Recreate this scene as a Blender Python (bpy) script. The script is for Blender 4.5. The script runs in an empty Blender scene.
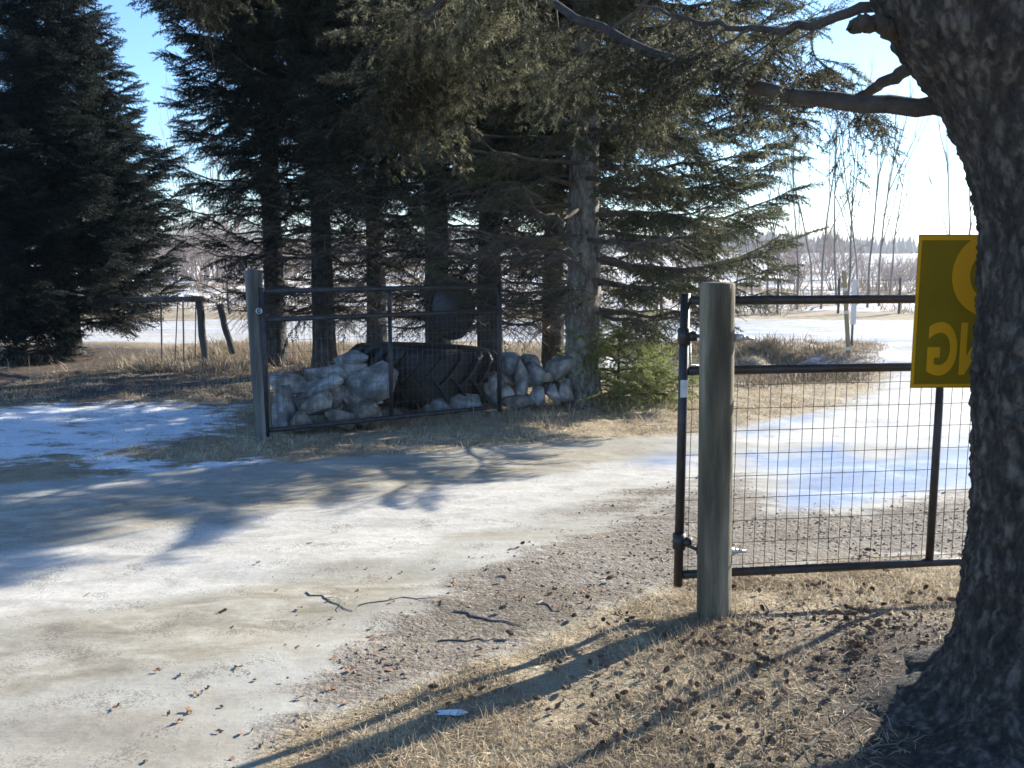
import bpy, math, random
import numpy as np
from mathutils import Vector, Matrix, noise as mn

# ------------------------------------------------------------------ camera, sky, sun, exposure
S = bpy.context.scene
COL = S.collection
R = math.radians
RNG = np.random.default_rng(7)
random.seed(7)
F_PX, CAM_H = 950.0, 1.6
PITCH = math.atan(134 / F_PX)
cam = bpy.data.objects.new('camera', bpy.data.cameras.new('camera'))
COL.objects.link(cam)
cam.location = (0, 0, CAM_H)
cam.rotation_euler = (math.pi / 2 - PITCH, 0, 0)
cam.data.sensor_width = 36.0
cam.data.lens = 36.0 * F_PX / 1024
cam.data.clip_end = 6000
cam.data.clip_start = 0.05
cam.data.dof.use_dof = True
cam.data.dof.focus_distance = 5.0
cam.data.dof.aperture_fstop = 14.0
S.camera = cam

SUN_EL, SUN_AZ = 23.0, 50.0          # degrees; azimuth measured from +Y (view direction) towards +X
w = bpy.data.worlds.new('World'); S.world = w; w.use_nodes = True
nt = w.node_tree
sky = nt.nodes.new('ShaderNodeTexSky'); sky.sky_type = 'NISHITA'; sky.sun_disc = False
sky.sun_elevation = R(SUN_EL); sky.sun_rotation = R(SUN_AZ)
sky.air_density = 1.0; sky.dust_density = 0.25; sky.ozone_density = 3.5
wb = nt.nodes.new('ShaderNodeMixRGB'); wb.blend_type = 'MULTIPLY'; wb.inputs[0].default_value = 1.0
wb.inputs[2].default_value = (0.84, 1.0, 1.2, 1)      # the camera's white balance
nt.links.new(sky.outputs[0], wb.inputs[1]); nt.links.new(wb.outputs[0], nt.nodes['Background'].inputs[0])
nt.nodes['Background'].inputs[1].default_value = 0.09
sl = bpy.data.lights.new('sun', 'SUN'); sl.energy = 5.0; sl.angle = R(0.55); sl.color = (1.0, 0.94, 0.82)
so = bpy.data.objects.new('sun', sl); COL.objects.link(so)
sd = Vector((math.sin(R(SUN_AZ)) * math.cos(R(SUN_EL)), math.cos(R(SUN_AZ)) * math.cos(R(SUN_EL)), math.sin(R(SUN_EL))))
so.rotation_euler = sd.to_track_quat('Z', 'Y').to_euler()
so.location = (8, 8, 8)
S.view_settings.view_transform = 'Standard'; S.view_settings.look = 'None'
S.view_settings.gamma = 1.0; S.view_settings.use_curve_mapping = False
S.view_settings.exposure = 1.48
S.render.engine = 'CYCLES'
S.cycles.max_bounces = 4; S.cycles.transparent_max_bounces = 4
S.cycles.diffuse_bounces = 2; S.cycles.glossy_bounces = 2; S.cycles.transmission_bounces = 3
S.cycles.use_denoising = True
S.cycles.filter_width = 1.6

# ------------------------------------------------------------------ projection helpers
cp, sp = math.cos(PITCH), math.sin(PITCH)
def ray(px, py):
    u = (px - 512) / F_PX; v = (384 - py) / F_PX
    return u, cp + v * sp, v * cp - sp
def at(px, py, Y):
    dx, dy, dz = ray(px, py); t = Y / dy
    return Vector((dx * t, Y, CAM_H + dz * t))
def gp(px, py, z=0.0):
    dx, dy, dz = ray(px, py); t = (z - CAM_H) / dz
    return Vector((dx * t, dy * t, z))

# ------------------------------------------------------------------ mesh helpers
def link(name, me, mat=None, parent=None):
    o = bpy.data.objects.new(name, me); COL.objects.link(o)
    if mat is not None:
        for m in (mat if isinstance(mat, (list, tuple)) else [mat]): me.materials.append(m)
    if parent is not None: o.parent = parent
    return o
def tag(o, label=None, cat=None, group=None, kind=None):
    if label: o['label'] = label
    if cat: o['category'] = cat
    if group: o['group'] = group
    if kind: o['kind'] = kind
    return o
def empty(name, loc=(0, 0, 0), rz=0.0):
    o = bpy.data.objects.new(name, None); COL.objects.link(o)
    o.location = loc; o.rotation_euler = (0, 0, rz); o.empty_display_size = 0.2
    return o
class MB:
    def __init__(s): s.v = []; s.f3 = []; s.f4 = []; s.n = 0
    def add(s, v, f):
        v = np.asarray(v, float); f = np.asarray(f, int)
        (s.f3 if f.shape[1] == 3 else s.f4).append(f + s.n)
        s.v.append(v); s.n += len(v)
    def add2(s, v, fs):
        v = np.asarray(v, float)
        for f in fs:
            f = np.asarray(f, int); (s.f3 if f.shape[1] == 3 else s.f4).append(f + s.n)
        s.v.append(v); s.n += len(v)
    def mesh(s, name, smooth=False):
        me = bpy.data.meshes.new(name)
        v = np.concatenate(s.v).astype(np.float32)
        f3 = np.concatenate(s.f3) if s.f3 else np.zeros((0, 3), int)
        f4 = np.concatenate(s.f4) if s.f4 else np.zeros((0, 4), int)
        me.vertices.add(len(v)); me.vertices.foreach_set('co', v.ravel())
        li = np.concatenate([f3.ravel(), f4.ravel()]).astype(np.int32)
        me.loops.add(len(li)); me.loops.foreach_set('vertex_index', li)
        n3, n4 = len(f3), len(f4)
        st = np.concatenate([np.arange(n3) * 3, n3 * 3 + np.arange(n4) * 4]).astype(np.int32)
        me.polygons.add(n3 + n4); me.polygons.foreach_set('loop_start', st)
        me.polygons.foreach_set('use_smooth', np.full(n3 + n4, smooth))
        me.update(calc_edges=True)
        return me
    def build(s, name, mat, parent=None, smooth=False, label=None):
        o = link(name, s.mesh(name, smooth), mat, parent)
        if label: o['label'] = label
        return o
    # shapes
    def tube(s, pts, rad, n=8, cap=True, jit=0.0):
        P = np.array([tuple(p) for p in pts], float); m = len(P)
        rad = np.broadcast_to(np.asarray(rad, float), (m,))
        T = np.gradient(P, axis=0); T /= np.linalg.norm(T, axis=1)[:, None] + 1e-12
        ref = np.array([0, 0, 1.0]) if abs(T[0][2]) < 0.9 else np.array([1.0, 0, 0])
        A = np.cross(T, ref); A /= np.linalg.norm(A, axis=1)[:, None] + 1e-12
        B = np.cross(T, A)
        a = np.arange(n) * 2 * math.pi / n
        rr = rad[:, None] * (1 + jit * (RNG.random((m, n)) - .5))
        V = P[:, None, :] + (A[:, None, :] * np.cos(a)[None, :, None] + B[:, None, :] * np.sin(a)[None, :, None]) * rr[:, :, None]
        V = V.reshape(-1, 3)
        i = np.arange(m - 1)[:, None] * n; j = np.arange(n)[None, :]; k = (j + 1) % n
        q = np.stack([i + j, i + k, i + n + k, i + n + j], -1).reshape(-1, 4)
        if cap:
            V = np.vstack([V, P[0], P[-1]]); j = np.arange(n); k = (j + 1) % n
            t = np.concatenate([np.stack([k, j, np.full(n, m * n)], 1),
                                np.stack([(m - 1) * n + j, (m - 1) * n + k, np.full(n, m * n + 1)], 1)])
            s.add2(V, [q, t])
        else: s.add(V, q)
    def box(s, c, size, rot=None):
        x, y, z = [d / 2 for d in size]
        v = np.array([(a, b, d) for a in (-x, x) for b in (-y, y) for d in (-z, z)])
        if rot is not None: v = v @ np.array(rot).T
        v = v + np.array(tuple(c))
        s.add(v, [(0, 1, 3, 2), (4, 6, 7, 5), (0, 4, 5, 1), (2, 3, 7, 6), (0, 2, 6, 4), (1, 5, 7, 3)])

# ------------------------------------------------------------------ materials
def newmat(name):
    m = bpy.data.materials.new(name); m.use_nodes = True
    return m, m.node_tree, m.node_tree.nodes['Principled BSDF']
def N(nt, t, **k):
    n = nt.nodes.new(t)
    for a, b in k.items(): setattr(n, a, b)
    return n
def ramp(nt, src, stops):
    r = N(nt, 'ShaderNodeValToRGB')
    e = r.color_ramp.elements
    while len(e) < len(stops): e.new(0.5)
    for q, (p, c) in zip(e, stops):
        q.position = p; q.color = (*c, 1) if len(c) == 3 else c
    nt.links.new(src, r.inputs[0]); return r
def noise_tex(nt, scale, detail=4, rough=0.55, coord=None, dist=0.0):
    n = N(nt, 'ShaderNodeTexNoise'); n.inputs['Scale'].default_value = scale
    n.inputs['Detail'].default_value = detail; n.inputs['Roughness'].default_value = rough
    n.inputs['Distortion'].default_value = dist
    if coord is not None: nt.links.new(coord, n.inputs['Vector'])
    return n
def simple(name, stops, scale, rough=0.8, metal=0.0, bump=0.0, bscale=None, stretch=None, detail=5):
    m, nt, b = newmat(name)
    tc = N(nt, 'ShaderNodeTexCoord'); co = tc.outputs['Object']
    if stretch:
        mp = N(nt, 'ShaderNodeMapping'); mp.inputs['Scale'].default_value = stretch
        nt.links.new(co, mp.inputs[0]); co = mp.outputs[0]
    n = noise_tex(nt, scale, detail, 0.6, co)
    r = ramp(nt, n.outputs[0], stops)
    nt.links.new(r.outputs[0], b.inputs['Base Color'])
    b.inputs['Roughness'].default_value = rough; b.inputs['Metallic'].default_value = metal
    if bump:
        n2 = noise_tex(nt, bscale or scale * 3, 6, 0.65, co)
        bp = N(nt, 'ShaderNodeBump'); bp.inputs['Strength'].default_value = bump; bp.inputs['Distance'].default_value = 0.02
        nt.links.new(n2.outputs[0], bp.inputs['Height']); nt.links.new(bp.outputs[0], b.inputs['Normal'])
    return m
def bark_mat(name, dark, mid, light, vscale=14.0):
    m, nt, b = newmat(name)
    tc = N(nt, 'ShaderNodeTexCoord')
    mp = N(nt, 'ShaderNodeMapping'); mp.inputs['Scale'].default_value = (1, 1, 0.42)
    nt.links.new(tc.outputs['Object'], mp.inputs[0])
    nz = noise_tex(nt, 6, 4, .6, mp.outputs[0])
    mx = N(nt, 'ShaderNodeMixRGB'); mx.inputs[0].default_value = 0.12
    nt.links.new(mp.outputs[0], mx.inputs[1]); nt.links.new(nz.outputs['Color'], mx.inputs[2])
    vo = N(nt, 'ShaderNodeTexVoronoi', feature='DISTANCE_TO_EDGE'); vo.inputs['Scale'].default_value = vscale
    nt.links.new(mx.outputs[0], vo.inputs['Vector'])
    n2 = noise_tex(nt, 22, 8, .7, mp.outputs[0])
    mul = N(nt, 'ShaderNodeMath', operation='MULTIPLY'); mul.inputs[1].default_value = 2.5; mul.use_clamp = True
    nt.links.new(vo.outputs['Distance'], mul.inputs[0])
    ad = N(nt, 'ShaderNodeMath', operation='MULTIPLY_ADD'); ad.inputs[1].default_value = 0.17
    nt.links.new(mul.outputs[0], ad.inputs[0]); nt.links.new(n2.outputs[0], ad.inputs[2])
    r = ramp(nt, ad.outputs[0], [(0.40, dark), (0.56, mid), (0.78, light)])
    nt.links.new(r.outputs[0], b.inputs['Base Color']); b.inputs['Roughness'].default_value = 0.9
    bp = N(nt, 'ShaderNodeBump'); bp.inputs['Strength'].default_value = 1.0; bp.inputs['Distance'].default_value = 0.035
    nt.links.new(ad.outputs[0], bp.inputs['Height']); nt.links.new(bp.outputs[0], b.inputs['Normal'])
    return m
def leaf_mat(name, stops, scale=1.2, transl=0.35):
    m, nt, b = newmat(name)
    ge = N(nt, 'ShaderNodeNewGeometry')
    n = noise_tex(nt, scale, 3, .6, ge.outputs['Position'])
    n2 = noise_tex(nt, scale * 14, 2, .5, ge.outputs['Position'])
    ad = N(nt, 'ShaderNodeMath', operation='MULTIPLY_ADD'); ad.inputs[1].default_value = 0.5
    nt.links.new(n2.outputs[0], ad.inputs[0]); 
    h = N(nt, 'ShaderNodeMath', operation='MULTIPLY'); h.inputs[1].default_value = 0.5
    nt.links.new(n.outputs[0], h.inputs[0]); nt.links.new(h.outputs[0], ad.inputs[2])
    r = ramp(nt, ad.outputs[0], stops)
    nt.links.new(r.outputs[0], b.inputs['Base Color']); b.inputs['Roughness'].default_value = 0.55
    b.inputs['Specular IOR Level'].default_value = 0.15
    tr = N(nt, 'ShaderNodeBsdfTranslucent'); nt.links.new(r.outputs[0], tr.inputs[0])
    mx = N(nt, 'ShaderNodeMixShader'); mx.inputs[0].default_value = transl
    nt.links.new(b.outputs[0], mx.inputs[1]); nt.links.new(tr.outputs[0], mx.inputs[2])
    nt.links.new(mx.outputs[0], nt.nodes['Material Output'].inputs[0])
    return m
M = {}
M['needles'] = leaf_mat('spruce_needles', [(.36, (.006, .011, .007)), (.5, (.016, .023, .013)), (.66, (.050, .055, .028))])
M['needles_olive'] = leaf_mat('spruce_needles_olive', [(.36, (.022, .032, .016)), (.5, (.060, .070, .034)), (.64, (.16, .155, .08))])
M['needles_blue'] = leaf_mat('spruce_needles_blue', [(.3, (.004, .010, .010)), (.55, (.010, .021, .018)), (.8, (.024, .042, .030))], transl=.2)
M['needles_near'] = leaf_mat('spruce_needles_near', [(.38, (.012, .015, .008)), (.5, (.034, .036, .021)), (.60, (.32, .31, .19))], 1.6)
M['needles_young'] = leaf_mat('spruce_needles_young', [(.36, (.12, .14, .045)), (.5, (.21, .24, .085)), (.64, (.36, .37, .16))], 3, .45)
M['bark_big'] = bark_mat('bark_big', (.009, .008, .007), (.044, .038, .032), (.18, .16, .137), 30)
M['bark'] = bark_mat('bark', (.02, .018, .016), (.05, .045, .04), (.10, .092, .082), 9)
M['bark_pale'] = bark_mat('bark_pale', (.05, .045, .04), (.19, .178, .158), (.38, .36, .32), 7)
M['twig'] = simple('twig', [(.3, (.045, .036, .028)), (.7, (.12, .10, .08))], 8, .9)
M['twig_dark'] = simple('twig_dark', [(.3, (.018, .015, .012)), (.7, (.045, .038, .03))], 8, .9)
M['limb'] = simple('limb', [(.3, (.035, .028, .024)), (.7, (.10, .085, .07))], 14, .9, bump=.8, bscale=40)
M['aspen'] = simple('aspen_bark', [(.3, (.13, .115, .10)), (.7, (.27, .25, .22))], 5, .8)
M['bush'] = simple('bush_twigs', [(.3, (.24, .19, .165)), (.7, (.42, .35, .31))], 3, .85)
M['post'] = simple('post_wood', [(.36, (.048, .042, .026)), (.5, (.12, .105, .068)), (.66, (.27, .24, .17))], 9, .85, bump=.7, bscale=26, stretch=(1, 1, .12), detail=8)
M['post_grey'] = simple('post_grey_wood', [(.36, (.06, .057, .05)), (.5, (.125, .12, .105)), (.66, (.23, .22, .20))], 9, .88, bump=.7, bscale=26, stretch=(1, 1, .12), detail=8)
M['post_dark'] = simple('post_dark_wood', [(.25, (.035, .033, .030)), (.8, (.12, .11, .10))], 9, .9, bump=.5, bscale=30, stretch=(1, 1, .15))
M['lath'] = simple('lath_wood', [(.3, (.22, .17, .08)), (.7, (.42, .34, .18))], 7, .8, stretch=(1, 1, .15))
M['steel'] = simple('gate_steel', [(.35, (.018, .017, .017)), (.65, (.040, .036, .034)), (.85, (.09, .06, .045))], 18, .42, .3, bump=.15, bscale=120)
M['steel_grey'] = simple('gate_steel_grey', [(.35, (.022, .023, .024)), (.7, (.055, .056, .058))], 18, .5, .3, bump=.15, bscale=120)
M['wire'] = simple('mesh_wire', [(.35, (.07, .06, .05)), (.7, (.19, .17, .15))], 25, .5, .4)
M['galv'] = simple('galvanised', [(.3, (.30, .31, .31)), (.7, (.55, .56, .56))], 30, .4, .7, bump=.2, bscale=90)
M['white_sticker'] = simple('white_sticker', [(.3, (.55, .55, .55)), (.7, (.75, .75, .74))], 30, .5)
M['rubber'] = simple('tyre_rubber', [(.3, (.006, .006, .007)), (.6, (.014, .014, .015)), (.85, (.05, .048, .045))], 6, .5, bump=.5, bscale=50)
M['soil'] = simple('soil', [(.3, (.03, .022, .016)), (.7, (.09, .07, .045))], 12, .95, bump=1, bscale=30)
M['disc'] = simple('disc_metal', [(.3, (.035, .04, .05)), (.7, (.075, .08, .095))], 9, .45, .3, bump=.2)
M['cone'] = simple('cone_scales', [(.34, (.10, .055, .034)), (.5, (.22, .135, .085)), (.66, (.38, .27, .18))], 60, .8, bump=.6, bscale=200)
M['leaf'] = simple('dead_leaf', [(.3, (.13, .06, .03)), (.7, (.32, .18, .10))], 30, .8)
M['leaf_white'] = simple('paper_scrap', [(.3, (.6, .62, .66)), (.7, (.8, .8, .8))], 10, .7)
M['farwood'] = simple('far_wood', [(.3, (.03, .04, .045)), (.7, (.07, .08, .075))], .2, .95)
def stone_mat(name, a, b_, c):
    return simple(name, [(.33, a), (.5, b_), (.68, c)], 7, .88, bump=1.0, bscale=16, detail=8)
STONES = [stone_mat('stone_grey', (.09, .085, .078), (.27, .25, .225), (.52, .49, .43)),
          stone_mat('stone_blue', (.08, .08, .079), (.21, .207, .20), (.45, .435, .41)),
          stone_mat('stone_brown', (.07, .058, .048), (.18, .15, .12), (.38, .33, .27))]
def grass_mat(name, stops):
    m, nt, b = newmat(name)
    ge = N(nt, 'ShaderNodeNewGeometry')
    n = noise_tex(nt, 1.7, 3, .6, ge.outputs['Position'])
    n2 = noise_tex(nt, 70, 2, .5, ge.outputs['Position'])
    a = N(nt, 'ShaderNodeMath', operation='ADD'); nt.links.new(n.outputs[0], a.inputs[0]); nt.links.new(n2.outputs[0], a.inputs[1])
    h = N(nt, 'ShaderNodeMath', operation='MULTIPLY'); h.inputs[1].default_value = .5; nt.links.new(a.outputs[0], h.inputs[0])
    r = ramp(nt, h.outputs[0], stops)
    nt.links.new(r.outputs[0], b.inputs['Base Color']); b.inputs['Roughness'].default_value = .75
    tr = N(nt, 'ShaderNodeBsdfTranslucent'); nt.links.new(r.outputs[0], tr.inputs[0])
    mx = N(nt, 'ShaderNodeMixShader'); mx.inputs[0].default_value = .25
    nt.links.new(b.outputs[0], mx.inputs[1]); nt.links.new(tr.outputs[0], mx.inputs[2])
    nt.links.new(mx.outputs[0], nt.nodes['Material Output'].inputs[0])
    return m
M['grass'] = grass_mat('dry_grass', [(.34, (.20, .15, .09)), (.5, (.46, .36, .23)), (.64, (.70, .60, .42))])
M['grass_tall'] = grass_mat('tall_dry_grass', [(.32, (.17, .13, .085)), (.5, (.33, .26, .18)), (.68, (.52, .43, .31))])
M['brush'] = grass_mat('brush', [(.32, (.05, .045, .03)), (.5, (.11, .09, .055)), (.68, (.20, .16, .10))])
M['pebble'] = simple('pebbles', [(.3, (.06, .047, .037)), (.5, (.14, .115, .092)), (.75, (.30, .265, .23))], 45, .85)

# ------------------------------------------------------------------ zones of the ground (world polygons)
def poly(pts): return np.array([tuple(gp(*p))[:2] for p in pts])
NEAR_EDGE = [(1350, 520), (1150, 545), (960, 555), (850, 560), (740, 572), (680, 582), (560, 632), (420, 690), (310, 725), (255, 768), (230, 900)]
POLY = {
 'drive': poly([(-500, 505), (0, 482), (250, 466), (400, 454), (560, 441), (690, 434), (760, 425), (830, 408), (872, 390), (888, 372), (893, 352), (890, 342), (1100, 342), (1500, 420)] + NEAR_EDGE + [(-500, 900)]),
 'gravel': poly([(205, 900), (262, 768), (300, 700), (350, 650), (420, 605), (500, 565), (570, 535), (650, 512), (700, 490), (742, 474), (775, 512), (850, 512), (960, 492), (1350, 470)] + NEAR_EDGE[:-1] + [(250, 900)]),
 'gravel2': poly([(570, 512), (620, 497), (700, 478), (680, 495), (640, 512), (590, 520)]),
 'tan': poly([(-500, 545), (0, 508), (150, 492), (300, 474), (420, 460), (560, 448), (640, 444), (660, 452), (560, 474), (420, 488), (250, 513), (80, 540), (-500, 590)]),
 'tan2': poly([(-500, 640), (0, 628), (150, 604), (300, 578), (420, 566), (440, 580), (350, 625), (200, 670), (0, 700), (-500, 730)]),
 'white': poly([(-500, 600), (0, 555), (250, 520), (430, 492), (560, 475), (690, 452), (740, 438), (690, 476), (600, 498), (480, 528), (400, 556), (300, 572), (150, 594), (0, 618), (-500, 640)]),
 'white2': poly([(735, 440), (790, 424), (850, 410), (885, 390), (898, 350), (1500, 350), (1500, 470), (1000, 425), (900, 440), (830, 440), (770, 446)]),
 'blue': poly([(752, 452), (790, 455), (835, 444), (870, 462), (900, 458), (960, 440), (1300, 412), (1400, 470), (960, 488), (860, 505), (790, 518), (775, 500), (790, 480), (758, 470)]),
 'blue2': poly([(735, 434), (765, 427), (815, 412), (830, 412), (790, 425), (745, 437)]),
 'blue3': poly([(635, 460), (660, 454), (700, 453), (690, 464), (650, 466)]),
 'snow': poly([(-500, 402), (0, 404), (110, 398), (245, 406), (255, 428), (190, 440), (140, 452), (180, 462), (330, 462), (420, 452), (400, 466), (240, 478), (120, 480), (60, 462), (0, 462), (-500, 470)]),
 'snow2': poly([(540, 356), (640, 344), (700, 356), (740, 357), (838, 350), (842, 362), (745, 369), (640, 380), (560, 380)]),
 'snow3': poly([(842, 352), (895, 343), (1500, 343), (1500, 360), (900, 364), (850, 362)]),
}
def sdf(P, poly_):
    d = np.full(len(P), 1e18); ins = np.zeros(len(P), bool)
    n = len(poly_)
    for i in range(n):
        a = poly_[i]; b = poly_[(i + 1) % n]
        e = b - a; wv = P - a
        t = np.clip((wv @ e) / (e @ e + 1e-12), 0, 1)
        q = wv - t[:, None] * e
        d = np.minimum(d, (q * q).sum(1))
        c = (a[1] > P[:, 1]) != (b[1] > P[:, 1])
        xi = a[0] + (P[:, 1] - a[1]) * (b[0] - a[0]) / (b[1] - a[1] + 1e-12)
        ins ^= c & (P[:, 0] < xi)
    d = np.sqrt(d)
    return np.where(ins, d, -d)
def zone(P, name, soft=0.35):
    """0..1, 0.5 on the outline; soft grows with distance so far edges stay smooth"""
    s = soft * np.clip(P[:, 1] / 6.0, .4, 4)
    return np.clip(.5 + .5 * sdf(P, POLY[name]) / s, 0, 1)
def vnoise(P, scale, seed=0):
    """cheap smooth value noise"""
    Q = P / scale + seed * 17.31
    i = np.floor(Q).astype(int); f = Q - i; f = f * f * (3 - 2 * f)
    def h(a, b):
        n = (a * 374761393 + b * 668265263 + seed * 1442695) & 0x7fffffff
        n = ((n ^ (n >> 13)) * 1274126177) & 0x7fffffff
        return (n ^ (n >> 16)) / 0x7fffffff % 1.0
    x, y = i[:, 0], i[:, 1]
    return (h(x, y) * (1 - f[:, 0]) + h(x + 1, y) * f[:, 0]) * (1 - f[:, 1]) + (h(x, y + 1) * (1 - f[:, 0]) + h(x + 1, y + 1) * f[:, 0]) * f[:, 1]
def height(P):
    P = np.asarray(P, float).reshape(-1, 2)
    x, y = P[:, 0], P[:, 1]
    dr = zone(P, 'drive', .6)
    z = (vnoise(P, 1.3, 1) - .5) * .07 * (1 - dr) + (vnoise(P, .35, 2) - .5) * .02 * (1 - dr * .8)
    z += dr * ((vnoise(P * np.array([.45, 1.7]), .5, 6) - .5) * .022)
    z += (vnoise(P, .12, 3) - .5) * .010 * np.clip(1.2 - dr, 0, 1)
    # ditch between the trees and the road
    dd = np.exp(-((y - 13.6 - .05 * x) / 1.5) ** 2) * np.clip((x - .6) / 1.2, 0, 1) * np.clip((5.6 - x) / 1.2, 0, 1)
    z -= .32 * dd
    mm = np.exp(-((y - 15.6) / .9) ** 2) * np.clip((x - 2.6) / 1.0, 0, 1) * np.clip((6.0 - x) / .8, 0, 1)
    z += .10 * mm + (vnoise(P, .5, 8) - .5) * .22 * np.clip(dd + mm, 0, 1)
    # hump at the foot of the big trunk
    z += .06 * np.exp(-(((x - 1.9) ** 2 + (y - 3.2) ** 2) / .5))
    # the field rolls gently beyond the road
    far = np.clip((y - 24) / 30, 0, 1)
    z += far * (vnoise(P, 23, 4) - .5) * .9 + np.clip((y - 23) / 10, 0, 1) * (vnoise(P, 1.6, 5) - .5) * .25
    return z
def hz(x, y): return float(height([[x, y]])[0])

def axis(a, b, s0, grow, lim_lo, lim_hi):
    pts = list(np.arange(a, b, s0)); s = s0; p = pts[-1]
    while p < lim_hi: s *= grow; p += s; pts.append(p)
    s = s0; p = pts[0]; lo = []
    while p > lim_lo: s *= grow; p -= s; lo.append(p)
    return np.array(lo[::-1] + pts)
gx = axis(-4.5, 5.5, .045, 1.035, -1000, 1000)
gy = axis(2.2, 11, .045, 1.022, -150, 1100)
X, Y = np.meshgrid(gx, gy)
GP = np.stack([X.ravel(), Y.ravel()], 1)
GZ = height(GP)
mb = MB()
nx, ny = len(gx), len(gy)
ii = np.arange(ny - 1)[:, None] * nx + np.arange(nx - 1)[None, :]
mb.add(np.column_stack([GP, GZ]), np.stack([ii, ii + 1, ii + nx + 1, ii + nx], -1).reshape(-1, 4))
gm = mb.mesh('ground', True)
def attr(me, name, *chs):
    a = me.attributes.new(name, 'FLOAT_COLOR', 'POINT')
    n = len(me.vertices); c = np.ones((n, 4), np.float32)
    for i, v in enumerate(chs): c[:, i] = v
    a.data.foreach_set('color', c.ravel())
mxz = lambda *z: np.max(z, axis=0)
za = {k: zone(GP, k) for k in POLY}
gy_ = GP[:, 1]
road = np.clip(.5 + np.minimum(gy_ - 16.6, 22.0 - gy_) * 1.2, 0, 1)
field = np.clip(.5 + (gy_ - 24.4) * .4, 0, 1)
attr(gm, 'za', za['drive'], mxz(za['gravel'], za['gravel2'] * .9), mxz(za['snow'] * .68, za['snow2'] * .66, za['snow3'] * .85))
attr(gm, 'zb', mxz(za['tan'], za['tan2'] * .8), mxz(za['white'], za['white2']), mxz(za['blue'], za['blue2'], za['blue3']))
duff_shade = np.clip(.5 + .5 * (1.9 - np.abs(gy_ - 11.6)), 0, 1) * np.clip((1.4 - GP[:, 0]) * .5, 0, 1)
duff_shade = np.maximum(duff_shade, np.clip(1.6 - np.hypot((GP[:, 0] + 7.2) / 1.6, GP[:, 1] - 13.8) / 2.2, 0, 1))
duff_shade = np.maximum(duff_shade, np.clip(1.5 - np.hypot(GP[:, 0] - 1.8, GP[:, 1] - 3.0) / .95, 0, 1))  # needle duff at the big trunk, also painting the shade at its foot darker
attr(gm, 'zc', road, field, duff_shade * .85)

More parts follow.
